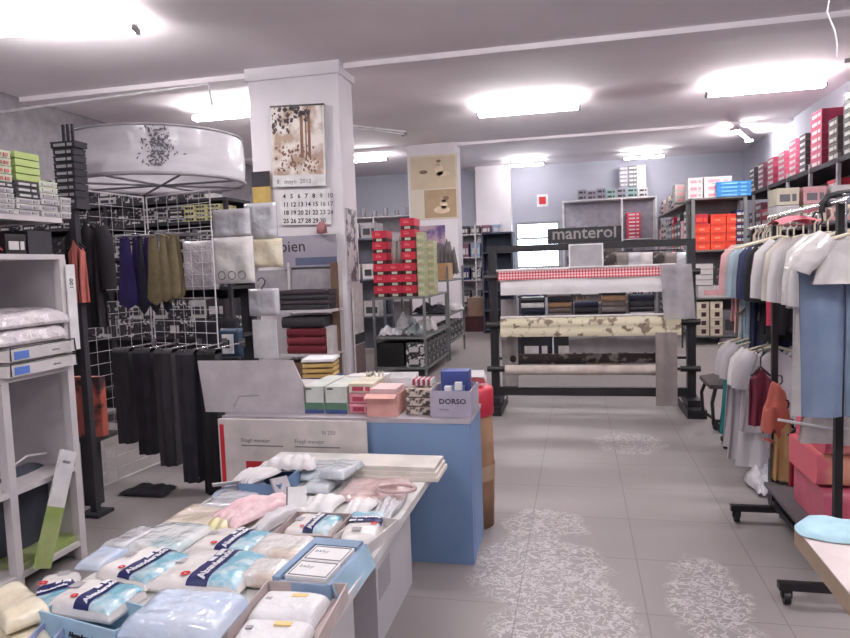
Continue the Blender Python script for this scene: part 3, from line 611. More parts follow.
# stack of black boxes behind the unit
by_ = 3.35; b0 = PY(57, 205, by_); b1 = PY(77, 205, by_); wk = b1.x-b0.x; bxc = (b0.x+b1.x)/2; zk = b0.z; hk = (PY(66, 140, by_).z-zk)/9
for k in range(9):
    carton('black_box', 'black box in the tall stack right of the green boxes, %s' % ORD[k], (bxc, by_, zk+k*hk), wk if k < 8 else wk*1.2, .1, hk-.003, [char, lgrey], 'label', 0, 'black boxes in the tall stack')
t = thing('slim_stand', 'slim dark stand under the tall black box stack, behind the left shelf', 'stand', (bxc, by_+.05, 0))
MB().box(-wk/2, wk/2, -.05, .05, zk-.025, zk-.001).build('top', char, t); MB().box(-.02, .02, -.02, .02, .02, zk-.025).build('pole', char, t); MB().box(-.07, .07, -.07, .07, 0, .02).build('base', char, t)
for k in range(3): tag(MB().box(-.006, .006, -.006, .006, 0, .1).build('dark_stick', char, None, (bxc-.03+.03*k, by_+.05, zk+9*hk-.002)), '%s of the three short dark sticks standing on the black box stack' % ('leftmost', 'middle', 'rightmost')[k], 'stick', 'dark sticks')
# ------------------------------------------------------------------ wire grid display
def mesh_panel(label, x0, y0, x1, y1, z0, z1, cell=.095):
    d = Vector((x1-x0, y1-y0, 0)); Ln = d.length; d.normalize(); t = thing('grid_panel', label, 'wire grid', (x0, y0, 0), math.atan2(d.y, d.x), 'white wire grid panels')
    b = MB()
    for x in (0, Ln): b.tube([(x, 0, z0), (x, 0, z1)], .005, 6)
    for z in (z0, z1): b.tube([(0, 0, z), (Ln, 0, z)], .006, 6)
    b.build('frame', white, t)
    w = MB(); n = max(1, round(Ln/cell/1.4))
    for i in range(1, n): w.tube([(Ln*i/n, 0, z0), (Ln*i/n, 0, z1)], .002, 4, caps=False)
    k = round((z1-z0)/cell)
    for i in range(1, k): w.tube([(0, .004, z0+(z1-z0)*i/k), (Ln, .004, z0+(z1-z0)*i/k)], .002, 4, caps=False)
    w.build('wire_mesh', white, t); return t
mesh_panel('wire grid panel on the left side of the round-topped display', -3.1, 3.75, -3.04, 4.38, .02, 1.96, .08)
GPB = mesh_panel('wire grid panel at the back of the round-topped display', -3.03, 4.4, -2.41, 4.2, .02, 1.96, .08)

# round drum on top
DX, DY = -2.77, 4.2; DR = .555
t = thing('round_canopy', 'large round milky canopy with a grey flower print atop the wire display', 'canopy', (DX, DY, 1.97))
dm = mat('milky_drum_plastic', (226, 222, 226), .35, (206, 202, 208), 3, alpha=.75, coat=.5, bump=.5, bsc=5, stretch=(1, 1, 6))
b = MB(); b.lathe([(DR, .05), (DR+.01, .18), (DR, .34)], n=64); b.build('canopy_band', dm, t)
b = MB(); b.tube([(DR*math.cos(a*PI/24), DR*math.sin(a*PI/24), .05) for a in range(49)], .014, 6); b.tube([(DR*math.cos(a*PI/24), DR*math.sin(a*PI/24), .34) for a in range(49)], .008, 6); b.build('rim', lgrey, t)
b = MB()
for a in range(4): b.tube([(DR*math.cos(a*PI/4), DR*math.sin(a*PI/4), .04), (-DR*math.cos(a*PI/4), -DR*math.sin(a*PI/4), .04)], .008, 6)
b.build('spoke', grey, t)
b = MB(); rg = random.Random(5)
for k in range(190):   # flower print on the front of the band
    a = -.99+rg.gauss(0, .075); z = .2+rg.gauss(0, .07)
    if not .08 < z < .34: continue
    r = DR+.013; s = rg.uniform(.004, .011); an = rg.uniform(0, PI)
    c = Vector((r*math.cos(a), r*math.sin(a), z)); tx = Vector((-math.sin(a), math.cos(a), 0))
    p = [c+tx*(math.cos(an+o)*s*f)+Vector((0, 0, math.sin(an+o)*s*f)) for o, f in ((0, 1.6), (PI/2, .6), (PI, 1.6), (3*PI/2, .6))]
    b.add(p, [(0, 1, 2, 3)])
b.build('flower_print', mat('grey_print', (92, 90, 96)), t)
# hooks / arms
def arm(par, x, y, z, rz, L=.3, m=chrome):
    b = MB(); b.tube([(0, 0, 0), (0, -L, .0), (0, -L-.015, .015)], .006, 6); b.box(-.02, .02, -.004, .004, -.03, .03)
    return attach(b.build('display_arm', m, None, (x, y, z), rz), par)
# ties hanging on two arms
def tie(label, x, y, z, m, L=.42, w=.045, rz=0):
    b = MB()
    def fn(u, v):
        ww = (w*(.45+.55*min(1, v*1.1)) if v < .92 else w*(1-(v-.92)/.08*.95))
        return ((u-.5)*2*ww, -.006*math.sin(PI*u)-.003*math.sin(v*9), -L*v)
    b.grid(fn, 4, 16); b.grid(lambda u, v: (fn(1-u, v)[0], .006, -L*v*.97), 4, 16)
    b.tube([(-w*.4, 0, 0), (0, -.005, .012), (w*.4, 0, 0)], .008, 6)
    return tag(b.build('necktie', m, None, (x, y, z), rz), label, 'tie', 'neckties on the wire display')
pur = mat('purple_silk', (62, 50, 112), .5); bei = mat('beige_silk', (134, 122, 92), .5, (112, 100, 74), 18); blk = mat('black_silk', (34, 34, 52), .5)
q0 = PY(115, 232, 3.95); q1 = PY(182, 240, 3.95)
arm(GPB, -2.93, 4.36, 1.68, .15, .45); arm(GPB, -2.6, 4.31, 1.68, -.12, .45)
for yy_ in (3.93, 4.03, 4.13): attach(MB().tube([(PY(112, 232, 3.95).x, yy_, 1.66), (PY(192, 232, 3.95).x, yy_, 1.66)], .005, 6).build('cross_rod', chrome, None), GPB)
for k in range(3): tie(('front purple tie with a small pale crest', 'second purple tie, behind the front one', 'third purple tie, at the back of the purple ones')[k], PY(126, 235, 3.95).x+.015*k, 3.93+.1*k, 1.645, pur, .46, .075 if k == 0 else .06)
for k in range(3): tie('dark navy tie between the purple and beige ties, %s' % ('front', 'middle', 'back')[k], PY(146, 235, 4).x+.02*k, 3.93+.1*k, 1.645, blk, .5, .035)
for k in range(5): tie('beige patterned tie, %s one' % ('leftmost front', 'second', 'third', 'fourth', 'rightmost')[k], PY(159, 240, 4).x+.036*k, 3.93+(.1 if k%2 else 0), 1.645, bei, .44-.01*k, .065 if k == 0 else .045)
b = MB(); b.box(-.008, .008, -.01, -.004, -.3, -.28); 
# trousers folded over low arms
def trousers(label, x, y, z, m, L=.85, w=.2, rz=0, seed=0, t_=.03):
    def prof(v):   # path over the arm: front down
        return -L*v
    b = MB()
    b.grid(lambda u, v: ((u-.5)*w*(1-.12*v), -t_-.01*math.sin(u*11+seed)*(v**.5)-.012*math.sin(u*PI), -L*v), 14, 10)
    b.grid(lambda u, v: ((.5-u)*w*(1-.12*v), t_+.01*math.sin(u*9+seed)*(v**.5)+.01*math.sin(u*PI), -L*v), 14, 10)
    b.grid(lambda u, v: ((u-.5)*w, -t_*math.cos(PI*v)-(.012*math.sin(u*PI))*math.cos(PI*v), .03*math.sin(PI*v)), 14, 5)
    for s in (0, 1): b.grid(lambda u, v: ((s-.5)*w*(1-.12*v), (-t_+2*t_*u)*(1 if s else -1), -L*v), 1, 10)
    b.grid(lambda u, v: ((.5-u)*w*.88, (-t_+2*t_*v), -L), 8, 1)
    return tag(b.build('trousers', m, None, (x, y, z), rz), label, 'trousers', 'dark trousers on the wire display')
for k, (px, y, m_, L_) in enumerate(((124, 4.0, char, .62), (145, 3.96, dark, .68), (166, 3.92, char, .74), (188, 3.85, dark, .82), (209, 3.86, mat('deep_black_cloth', (26, 24, 30), .9), .9))):
    x = PY(px, 352, y).x
    arm(GPB, x, 4.34-.01*k, .915, 0, 4.36-y)
    trousers('dark folded trousers hung on the low arms, %s from the left' % NTH[k], x, y, .895, m_, L_, .128, .0, k, .045)
# white underwear packets hanging at right of display
def hang_pack(label, px0, px1, py0, py1, y, m, k, group='wrapped packets hanging beside the column', rings=0):
    a = PY(px0, py1, y); c = PY(px1, py0, y); w_ = c.x-a.x; h_ = c.z-a.z
    hf = pack_fn(w_, h_, .04, k, .4)
    t = thing('hanging_packet', label, 'packet', ((a.x+c.x)/2, y, a.z+h_/2), 0, group, )
    b = MB(); b.grid(lambda u, v: ((u-.5)*w_, -hf((u-.5)*w_, (v-.5)*h_), (v-.5)*h_), 16, 16); b.grid(lambda u, v: ((.5-u)*w_, .004, (v-.5)*h_), 2, 2); b.build('wrapped_body', m, t)
    for i in range(rings):
        q = MB(); cx_ = (-.25+.5*i/(max(1, rings-1)))*w_
        q.tube([(cx_+.028*math.cos(a_*PI/8), -.05, -h_*.32+.03*math.sin(a_*PI/8)) for a_ in range(17)], .004, 5, caps=False); q.build('printed_ring', grey, t)
    return t
hang_pack('white packet with grey rings printed on it, hanging right of the wire display', 216, 253, 236, 284, 4.6, film, 81, rings=3)
hang_pack('crinkled clear packet hanging above the white ringed packet', 214, 250, 208, 238, 4.62, filmg, 82)
hang_pack('crinkled clear packet hanging against the column left side', 246, 276, 202, 240, 4.8, filmg, 83)
hang_pack('pale cream packet hanging below the crinkled one beside the column', 250, 282, 238, 268, 4.8, filmc, 84)
hang_pack('pale garment in clear wrap hanging behind the wire grid', 186, 216, 240, 290, 4.75, mat('milky_film', (0, 0, 0)), 85)
hang_pack('clear empty garment bag with a black hanger hook beside the column', 250, 279, 288, 316, 4.9, filmg, 86)
b = MB(); b.tube([(0, 0, 0), (0, 0, .02), (.02, 0, .04), (.03, 0, .07), (.01, 0, .095), (-.02, 0, .09), (-.03, 0, .07)], .005, 6); c0 = PY(262, 290, 4.88)
tag(b.build('hanger_hook', black, None, c0), 'black hanger hook above the clear garment bag', 'hook')
tag(MB().box(-.1, .1, 0, .01, 0, .3).build('backing_card', paper, None, PY(266, 358, 4.86)), 'plain white board hanging left of the red folded blankets', 'board')
for k, (px, py) in enumerate(((199, 318), (213, 318), (226, 320))):
    hang_pack('dark hanging garment in the row below the white ringed packet, %s from the left' % NTH[k], px, px+13, 318, 372, 4.7, dark, 87+k)
o = hang_pack('blue-edged packet with a white card hanging above the open lid carton', 222, 243, 328, 358, 4.5, mat('petrol_plastic', (44, 62, 84), .4), 91)
MB().box(-.05, .04, -.06, -.055, -.07, .07).build('white_card', paper, o); MB().box(-.03, .01, -.062, -.06, -.03, .03).build('printed_mark', ink, o)
# black jacket and orange-pink scarf left of mesh
def garment_mesh(w, L, t_, seed, sleeve=.2, taper=.0, n=18, neck=.07):
    """hanging top with shoulders, two sleeves, folds; origin at the neck"""
    b = MB(); rg = random.Random(seed); ph = rg.uniform(0, 6)
    def half(v): return w*(.42+.58*min(1, v/.12)**.6)*(1+.1*v*taper) if v < .12 else w*(1+taper*v-.06*math.sin(v*3))
    def zz(u, v): return -L*v-(.0 if v > .25 else (abs(u-.5)*2)**1.3*.06*(1-v/.25))
    def fold(u, v): return (.014*math.sin(u*14+ph+v*2)+.008*math.sin(u*27-ph))*min(1, v*2)
    b.grid(lambda u, v: ((u-.5)*2*half(v), -t_*math.sin(PI*min(max(u, 0), 1))**.5-fold(u, v), zz(u, v)), n, 14)
    b.grid(lambda u, v: ((.5-u)*2*half(v), t_*math.sin(PI*u)**.5+fold(1-u, v), zz(u, v)), n, 14)
    b.grid(lambda u, v: ((.5-u)*2*half(1), (-t_+2*t_*v)*math.sin(PI*u)**.5, -L), n, 2)
    if sleeve:
        for s in (-1, 1):
            p = [(s*w*.8, 0, -.035), (s*(w*1.12), -.005, -.1), (s*(w*1.25), -.012, -.1-sleeve*.5), (s*(w*1.3), -.01, -.1-sleeve)]
            b.tube(p, [.04, .055, .05, .045], 8)
    return b
def hanger_mesh(w=.19):
    b = MB(); b.tube([(-w, 0, -.05), (0, 0, .0), (w, 0, -.05)], .007, 6); b.tube([(0, 0, 0), (0, 0, .05), (.015, 0, .07), (.012, 0, .1), (-.012, 0, .105), (-.022, 0, .085)], .004, 6); return b
HM = hanger_mesh().mesh('hanger', cream); HMs = hanger_mesh(.15).mesh('hanger', white)
def hang_top(label, loc, w, L, t_, m, seed, rz=0, sleeve=.2, taper=.05, group=None, name='hanging_shirt', cat='garment', hm=None):
    t = thing(name, label, cat, loc, rz, group)
    garment_mesh(w, L, t_, seed, sleeve, taper).build('cloth', m, t); link('hanger', hm or HM, t)
    return t
HMt = hanger_mesh(.05).mesh('hanger', black)
hang_top('black jacket hanging at the left of the wire grid', tuple(PY(88, 222, 3.5)), .075, .62, .05, mat('deep_black_cloth', (26, 24, 30), .9), 3, .3, .3, hm=HMt)
hang_top('salmon garment hanging at the left of the black jacket', tuple(PY(76, 240, 3.4)), .05, .36, .03, mat('salmon_cloth', (196, 110, 100), .8), 4, .2, 0, hm=HMt)
tag(MB().box(-.09, .09, 0, .02, -.03, .05).build('orange_collar', mat('orange_cloth', (204, 92, 70), .8), None, PY(94, 243, 3.5)), 'orange strip draped over the black jacket shoulder', 'garment')
b = MB(); b.grid(lambda u, v: (-.1+.2*u, -.03*math.sin(PI*u), .36*v), 8, 6); b.box(-.1, .1, 0, .05, 0, .36)
tag(b.build('orange_bag', mat('orange_bag', (176, 92, 76), .6, (60, 40, 44), 7, thr=(.5, .6)), None, PY(89, 436, 3.5)), 'orange bag with dark print standing between the left shelf and the wire grid', 'bag')
t = thing('dark_stand', 'dark low stand under the orange bag', 'stand', (PY(89, 440, 3.55).x, 3.56, 0))
zt = PY(89, 436, 3.5).z
MB().box(-.12, .12, -.1, .1, zt-.03, zt-.002).build('top', char, t); MB().box(-.04, .04, -.04, .04, 0, zt-.03).build('stand_body', char, t)
# dark heaps on floor beside grid
for k, (px, py, w_, l_, h_, ll) in enumerate(((150, 492, .3, .2, .04, 'flat dark mat on the floor right of the grid foot'),)):
    v = PZ(px, py, 0); knit('dark_mat', ll, (v.x, v.y, .001), 0, w_, l_, h_, 95, dark, 3, 'mat')
# ------------------------------------------------------------------ shelving behind the wire display
def shelving(label, x0, x1, y0, y1, levels, posts, m, top=None, th=.025, back=None, pt=.035):
    t = thing('shelving_unit', label, 'shelf', ((x0+x1)/2, y0, 0)); cx_ = (x0+x1)/2
    zt = top if top else max(levels)
    for px_ in posts:
        for y in (0, y1-y0-pt): MB().box(px_-cx_-pt/2, px_-cx_+pt/2, y, y+pt, 0, zt+th).build('post', m, t)
    for z in levels: MB().box(x0-cx_, x1-cx_, -.002, y1-y0+.002, z, z+th).build('shelf_board', m, t)
    if back: MB().box(x0-cx_, x1-cx_, y1-y0, y1-y0+.012, 0.05, zt).build('back_panel', back, t)
    return t
shelving('dark shelving full of sock boxes behind the wire display', -5.6, -3.05, 5.6, 6.05, (.3, .8, 1.25, 1.55, 1.85, 2.05), (-5.58, -4.3, -3.07), char, back=char)
rg = random.Random(11)
bw = mat('black_white_print', (40, 38, 44), .5, (206, 204, 206), 26, thr=(.5, .56)); bw2 = mat('dark_box_print', (44, 42, 48), .5, (150, 148, 150), 30, thr=(.56, .62))
lv = ['lowest', 'second', 'third', 'fourth', 'top']
for li, z in enumerate((.8, 1.25, 1.55, 1.85, 2.05)):
    x = -5.5; i = 0
    while x < -3.1 and i < 18:
        w_ = rg.uniform(.11, .19)
        if x+w_ > -3.1: break
        zz = z+.0265; hh = (.34, .25, .22, .15, .26)[li]
        n = rg.choice((3, 4)) if li >= 1 else 2
        for k in range(n):
            mm = rg.choice((bw, bw2, dk, bw, wh))
            if x > -3.62 and li == 3: mm = mat('yellow_green_print', (206, 206, 96), .5, (236, 232, 190), 20, thr=(.4, .5))
            carton('hosiery_box', '%s box, %s board behind wire display, %s pile from left, %s' % (cn(mm), lv[li], NTH[i], ORD[k]), (x+w_/2, 5.62, zz+k*hh/n), w_-.008, .3, hh/n-.002, [mm, wh if mm is dk else dk], 'label', 0, 'boxes behind the wire display')
        x += w_; i += 1
# ------------------------------------------------------------------ front column things
CYF = 7.5
def P1(px, py): return PY(px, py, CYF-.01)
def flat(name, label, cat, px0, px1, py0, py1, y, m, th=.012, group=None):
    a = PY(px0, py1, y); c = PY(px1, py0, y); w_, h_ = c.x-a.x, c.z-a.z
    t = thing(name, label, cat, ((a.x+c.x)/2, y, a.z), 0, group); 
    MB().box(-w_/2, w_/2, -th, 0, 0, h_).build('panel', m, t); return t, w_, h_
t = thing('wall_calendar', 'large wall calendar with a sepia tree picture hung on the front column', 'calendar', (0, 0, 0))
a = PY(273, 188, 7.44); c = PY(322, 103, 7.44); w_, h_ = c.x-a.x, c.z-a.z; t.location = ((a.x+c.x)/2, 7.44, a.z); t.rotation_euler = (.04, .035, 0)
MB().box(-w_/2, w_/2, 0, .03, 0, h_).build('calendar_sheets', paper, t)
pic = MB(); rg = random.Random(2)
pic.box(-w_/2+.01, w_/2-.02, -.003, 0, .13, h_-.02, 0)
pic.build('picture', mat('sepia_picture', (176, 152, 134), .7, (228, 220, 214), 5, thr=(.42, .56), bump=0), t)
for nm, cc, n, (ux0, ux1), (vz0, vz1), s in (('dark_foliage', 'dark_sepia', 90, (.0, .75), (.66, .98), .03), ('tree_trunk', 'brown_sepia', 0, (0, 0), (0, 0), 0), ('brown_ground', 'brown_sepia', 80, (.05, .9), (.16, .5), .022)):
    b = MB(); mm = mat(cc, (84, 76, 78) if cc[0] == 'd' else (140, 104, 88), .8)
    if n == 0:
        for x_, w2 in ((.58, .035), (.72, .03), (.66, .016)): b.box((x_-.5)*w_-w2/2, (x_-.5)*w_+w2/2, -.006, -.004, h_*.35, h_*.88)
    else:
        for k in range(n):
            u = rg.uniform(ux0, ux1); v = rg.uniform(vz0, vz1); 
            if cc[0] == 'd' and (u > .35 and v < .8): continue
            x_ = (u-.5)*w_*.94; z_ = v*h_; ss = s*rg.uniform(.4, 1.2)
            q = rg.uniform(0, 3); b.add([(x_+ss*math.cos(q+i*PI/2)*(1 if i % 2 else .5), -.0065, z_+ss*math.sin(q+i*PI/2)) for i in range(4)], [(0, 1, 2, 3)])
    b.build(nm, mm, t)
text('8   mayo  2013', .07, (-w_*.42, -.004, .035), FRONT, grey, t)
MB().box(-w_/2, w_/2, -.006, .036, h_-.02, h_).build('binding_strip', black, t)
t = thing('calendar_pad', 'white month pad with a grid of black dates under the wall calendar', 'calendar', (0, 0, 0))
a = PY(280, 226, 7.46); c = PY(329, 188, 7.46); w_, h_ = c.x-a.x, c.z-a.z; t.location = ((a.x+c.x)/2, 7.46, a.z); t.rotation_euler = (0, .035, 0)
MB().box(-w_/2, w_/2, 0, .015, 0, h_).build('calendar_sheets', paper, t)
rows = ['            1   2', ' 3  4  5  6  7  8  9', '10 11 12 13 14 15 16', '17 18 19 20 21 22 23', '24 25 26 27 28 29 30']
for r, nums in enumerate(((4, 5, 6, 7, 8, 9, 10), (11, 12, 13, 14, 15, 16, 17), (18, 19, 20, 21, 22, 23, 24), (25, 26, 27, 28, 29, 30))):
    for cc_, nn in enumerate(nums):
        text(str(nn), .072, ((-.43+.145*cc_)*w_, -.001, h_*(.76-.235*r)), FRONT, ink if cc_ < 5 else grey, t, bold=.0018)
# bien poster
t, w_, h_ = flat('shop_poster', 'grey poster reading bien below the calendar pad', 'poster', 279, 336, 234, 268, 7.42, mat('grey_lilac_print', (150, 144, 158), .5, (176, 170, 180), 2))
text('bien', .19, (-w_*.46, -.0135, h_*.5), FRONT, ink, t)
MB().box(-w_*.2, w_*.5, -.016, -.0125, 0.02, h_*.3).build('blue_picture', mat('slate_blue_print', (92, 100, 126), .6), t)
b = MB(); b.lathe([(0, 0), (.06, .01), (.055, .1), (.02, .14), (0, .14)], n=12); tag(b.build('pink_figure', mat('dusty_pink', (176, 120, 122), .7), None, PY(322, 234, 7.35)), 'small pink ornament standing above the bien poster', 'ornament')
t, w_, h_ = flat('wall_poster', 'small dark and gold poster at the left edge of the front column', 'poster', 254, 270, 171, 212, 7.46, mat('gold_print', (206, 176, 96), .6, (150, 124, 70), 4))
MB().box(-w_/2, w_/2, -.016, -.012, h_*.62, h_).build('dark_print', char, t)
t, w_, h_ = flat('grey_board', 'plain greyish display board on the column behind the bien poster', 'board', 256, 334, 268, 292, 7.45, lgrey)
# bracket shelves with folded blankets in front of the column
SX0 = PY(280, 311, 7.15).x; SX1 = PY(335, 311, 7.15).x
t = thing('shelf_rack', 'white two-board shelf rack against the front column', 'shelf', ((SX0+SX1)/2, 7.0, 0)); hw = (SX1-SX0)/2
for z in (PY(300, 313, 7).z-.0, PY(300, 357, 7).z): MB().box(-hw, hw, 0, .4, z, z+.03).build('shelf_board', pw, t)
for x in (-hw, hw-.03):
    MB().box(x, x+.03, .4, .43, 0, PY(300, 262, 7.1).z).build('post', pw, t)
z1 = PY(300, 313, 7).z+.0305; z2 = PY(300, 357, 7).z+.0305
def folded(label, x, y, z, w_, d_, h_, m, k, group=None, name='folded_blanket', cat='blanket', rz=0):
    b = MB()
    def pr(u):  # rounded folded section in YZ: front fold rounded
        return u
    n = 10
    b.grid(lambda u, v: ((u-.5)*w_, -d_/2*(1-.0)+.0-(h_/2)*math.sin(PI*v)*.5, h_*(.5-.5*math.cos(PI*v))), 12, n)
    b.grid(lambda u, v: ((u-.5)*w_, -d_/2+d_*v, h_+.15*h_*nz((u-.5)*w_, v*d_, 8, k)*math.sin(PI*v)*math.sin(PI*u)), 12, 8)
    b.grid(lambda u, v: ((u-.5)*w_, d_/2-d_*v, 0), 2, 2)
    b.grid(lambda u, v: ((.5-u)*w_, d_/2, h_*v), 2, 2)
    for s in (-1, 1):
        sec = [(s*w_/2, -d_/2-(h_/2)*math.sin(PI*v/n)*.5, h_*(.5-.5*math.cos(PI*v/n))) for v in range(n+1)]+[(s*w_/2, d_/2, h_), (s*w_/2, d_/2, 0)]
        b.add(sec, [tuple(range(len(sec)))[::s]])
    return tag(b.build(name, m, None, (x, y, z), rz), label, cat, group)
cxx = (SX0+SX1)/2
for k in range(4): folded('dark folded blanket on the upper column shelf, %s of the pile' % ORD[k], cxx+.01*(k % 2), 7.2, z1+k*.056, .6, .3, .052, [char, mat('dark_plum', (62, 52, 60), .9)][k % 2], k, 'dark blankets on the column shelf')
folded('charcoal folded blanket on top of the red ones on the lower column shelf', cxx-.01, 7.2, z2+.29, .5, .3, .12, char, 7)
for k in range(3): folded('dark red folded blanket on the lower column shelf, %s' % ORD[k], cxx+.02, 7.2, z2+k*.095, .46, .3, .09, mat('dark_red_cloth', (112, 28, 42), .85), 10+k, 'red blankets on the column shelf')
carton('white_box', 'white box beside the red blankets on the lower column shelf', (SX1-.08, 7.06, z2), .1, .3, .3, [offw], 'plain')
tag(MB().box(-.04, .04, -.03, 0, 0, PY(341, 262, 7.3).z).build('wooden_strip', bwood, None, (PY(339, 370, 7.3).x, 7.3, 0)), 'brown wooden strip standing beside the column corner', 'board')
tag(MB().box(-.3, .3, -.3, 0, 0, z2-.1).build('dark_crate', bwood, None, (cxx, 7.32, 0)), 'brown crate on the floor beneath the lower column shelf', 'crate')
# side poster of the column
def onside(py0, py1, y0, y1, x): pass
a = PX(346, 292, -2.6); c = PX(357, 212, -2.6)
t = thing('side_poster', 'tall narrow black and white poster on the right face of the front column', 'poster', (-2.615, 7.56, 1.25))
MB().box(0, .012, 0, .34, 0, .85).build('panel', mat('bw_floral_print', (196, 190, 194), .6, (96, 92, 98), 7, thr=(.48, .56)), t)
t = thing('tall_board', 'tall white board with dark middle band, right side of the front column', 'board', (-2.6, 7.6, 0))
MB().box(0, .02, 0, .36, .0, 1.22).build('panel', offw, t); MB().box(.02, .024, .0, .36, .5, .62).build('dark_band', char, t); MB().box(.02, .024, .0, .36, .02, .49).build('wood_print', mat('grey_wood_print', (140, 124, 122), .7, (118, 102, 102), 6, 'wave'), t)
# ------------------------------------------------------------------ metal shelf with the red boxes
MX0, MX1 = -2.53, -1.84
galv = mat('galvanised_steel', (128, 130, 128), .45, (110, 112, 112), 6, metal=.3)
shelving('grey metal shelf carrying the red boxes, next to the front column', MX0, MX1, 8.15, 9.6, (.12, .5, 1.0), (MX0+.02, MX1-.02), galv, pt=.03)
# red boxes, columns at px: (370-389), (384-401?) , (400-416)
RW = .182; RH = .138
redl = mat('red_box_lid', (214, 44, 70), .5); redb = mat('red_box_dark_base', (70, 26, 34), .6)
x0 = PY(371, 298, 8.25).x
def redbox(ci, k, x):
    o = thing('red_box', 'red shoe-sized box in the %s column on the metal shelf, %s' % (('left', 'middle', 'right')[ci], ORD[k]), 'box', (x, 8.25, 1.0255+k*(RH+.001)), 0, 'red boxes on the metal shelf')
    MB().box(-RW/2+.006, RW/2-.006, .006, .3, 0, RH*.34).build('dark_base', redb, o)
    MB().box(-RW/2, RW/2, 0, .306, RH*.34, RH).build('red_lid', redl, o)
    MB().box(-.035, .035, -.003, .006, .008, RH*.28).build('size_tag', pgreen, o)
    b = MB(); b.box(-.05, .02, -.003, 0, RH*.58, RH*.72); b.box(-.05, .0, -.003, 0, RH*.78, RH*.84); b.build('faint_print', mat('salmon_print', (236, 120, 128), .5), o)
for ci, (n, dx) in enumerate(((6, .1), (3, .285), (7, .47))):
    for k in range(n): redbox(ci, k, MX0+dx)
# clear bottles on middle column
for k in range(2):
    b = MB(); b.lathe([(0, 0), (.035, 0), (.038, .2), (.03, .27), (.012, .3), (.012, .34), (0, .34)], n=12)
    tag(b.build('clear_bottle', mat('frosted_plastic', (196, 196, 190), .3, alpha=.8), None, (MX0+.25+.075*k, 8.4, 1.0255+3*(RH+.001)+.001)), '%s cloudy clear bottle between the red box columns' % ('left', 'right')[k], 'bottle')
for ci, (x, n) in enumerate(((MX1-.025, 8), (MX1+.03, 7))):
    for k in range(n):
        carton('green_box', 'pale green box, %s stack beside the red boxes, %s' % (('left', 'right')[ci], ORD[k]), (x-.055, 8.3+.35*ci, 1.0255+k*.1), .085, .22, .097, [mat('sage_card', (186, 192, 150), .6), mat('cream_print', (222, 216, 186))], 'lid' if 0 else 'label', 0, 'pale green boxes beside the red ones')
# clutter on middle shelf, black crates with white tags at bottom
for k, (x, y, w_, h_, m_, ll) in enumerate(((-2.35, 8.4, .28, .1, filmg, 'crumpled clear packets at the left of the middle metal shelf'), (-2.05, 8.45, .26, .12, mat('grey_teal_film', (128, 142, 142), .3, coat=1, bump=.8), 'grey-teal wrapped packet in the middle of the metal shelf'), (-2.0, 8.9, .26, .16, offw, 'off-white bundle behind the grey-teal packet'), (-2.3, 9.0, .3, .2, filmg, 'grey wrapped bundle at the back of the middle metal shelf'))):
    knit('wrapped_bundle', ll, (x, y, .526), .1*k, w_, .3, h_, 100+k, m_, 3, 'packet')
carton('dark_crate', 'large black crate on the bottom board of the metal shelf, front left', (-2.33, 8.2, .146), .36, .5, .3, [black], 'plain')
tagm = mat('white_tag_print', (44, 42, 46), .6, (220, 218, 216), 22, thr=(.54, .58), stretch=(1, 1, 1))
for i in range(5):
    for k in range(2): carton('tagged_box', 'black tagged box on bottom board of the metal shelf, %s from the front, %s' % (NTH[i], ('lower', 'upper')[k]), (-1.99, 8.2+.26*i, .146+.155*k), .26, .25, .15, [tagm, wh], 'label', 0, 'tagged black boxes on the metal shelf')
# second metal shelf
shelving('taller grey metal shelf behind the one with red boxes', -2.45, -1.84, 9.75, 11.1, (.25, .66, 1.16), (-2.43, -1.86), galv, top=1.36, pt=.03)
for i in range(4):
    for k in range(2): carton('tagged_box', 'black tagged box low on the farther metal shelf, %s from the front, %s' % (NTH[i], ('lower', 'upper')[k]), (-1.98, 9.8+.3*i, .276+.13*k), .24, .26, .125, [tagm, wh], 'label', 0, 'tagged black boxes on the farther shelf')
carton('open_carton', 'kraft carton with a white end on top of the farther metal shelf', (-2.08, 9.8, 1.186), .44, .4, .25, [mat('kraft_gold', (192, 156, 112), .7), paper], 'plain')
knit('dark_heap', 'dark grey heap of knitwear behind the kraft carton', (-2.02, 10.45, 1.187), 0, .4, .4, .48, 120, mat('grey_knit', (96, 92, 92), .9, (70, 66, 68), 9), 7, 'garment')
for k, ll in enumerate(('dark folded clothes on the middle board of the farther shelf', 'white folded clothes on the middle board of the farther shelf')):
    knit('folded_clothes', ll, (-2.15+.1*k, 9.95+.5*k, .687), 0, .5, .36, .12, 122+k, [dark, offw][k], 3, 'clothes')
# column 2 posters
t, w_, h_ = flat('baby_poster', 'tall beige poster with two photographs of a seated child on the second column', 'poster', 411, 457, 153, 221, 13.1, mat('beige_poster', (204, 194, 178), .6, (212, 202, 188), 2))
MB().box(-w_*.46, w_*.46, -.016, -.0125, h_*.48, h_*.97).build('upper_photo', mat('tan_photo', (202, 186, 160), .6, (190, 172, 146), 3), t)
MB().box(-w_*.2, w_*.46, -.018, -.0165, h_*.03, h_*.46).build('lower_photo', mat('dark_tan_photo', (166, 142, 112), .6, (180, 156, 124), 3), t)
def blob(nm, pts, y, m_):
    b = MB()
    for (x, z, rx, rz_) in pts: b.add([(x*w_+rx*w_*math.cos(i*PI/6), y, z*h_+rz_*h_*math.sin(i*PI/6)) for i in range(12)], [tuple(range(12))])
    b.build(nm, m_, t)
skin = mat('pale_skin_print', (226, 204, 178), .7); hair_ = mat('brown_hair_print', (128, 104, 86), .7)
blob('figure_print', [(.13, .76, .09, .09), (.12, .86, .06, .04), (.2, .7, .16, .04)], -.021, skin)
blob('sitting_figure', [(.16, .15, .17, .06), (.2, .23, .08, .07), (.22, .3, .06, .04)], -.021, skin)
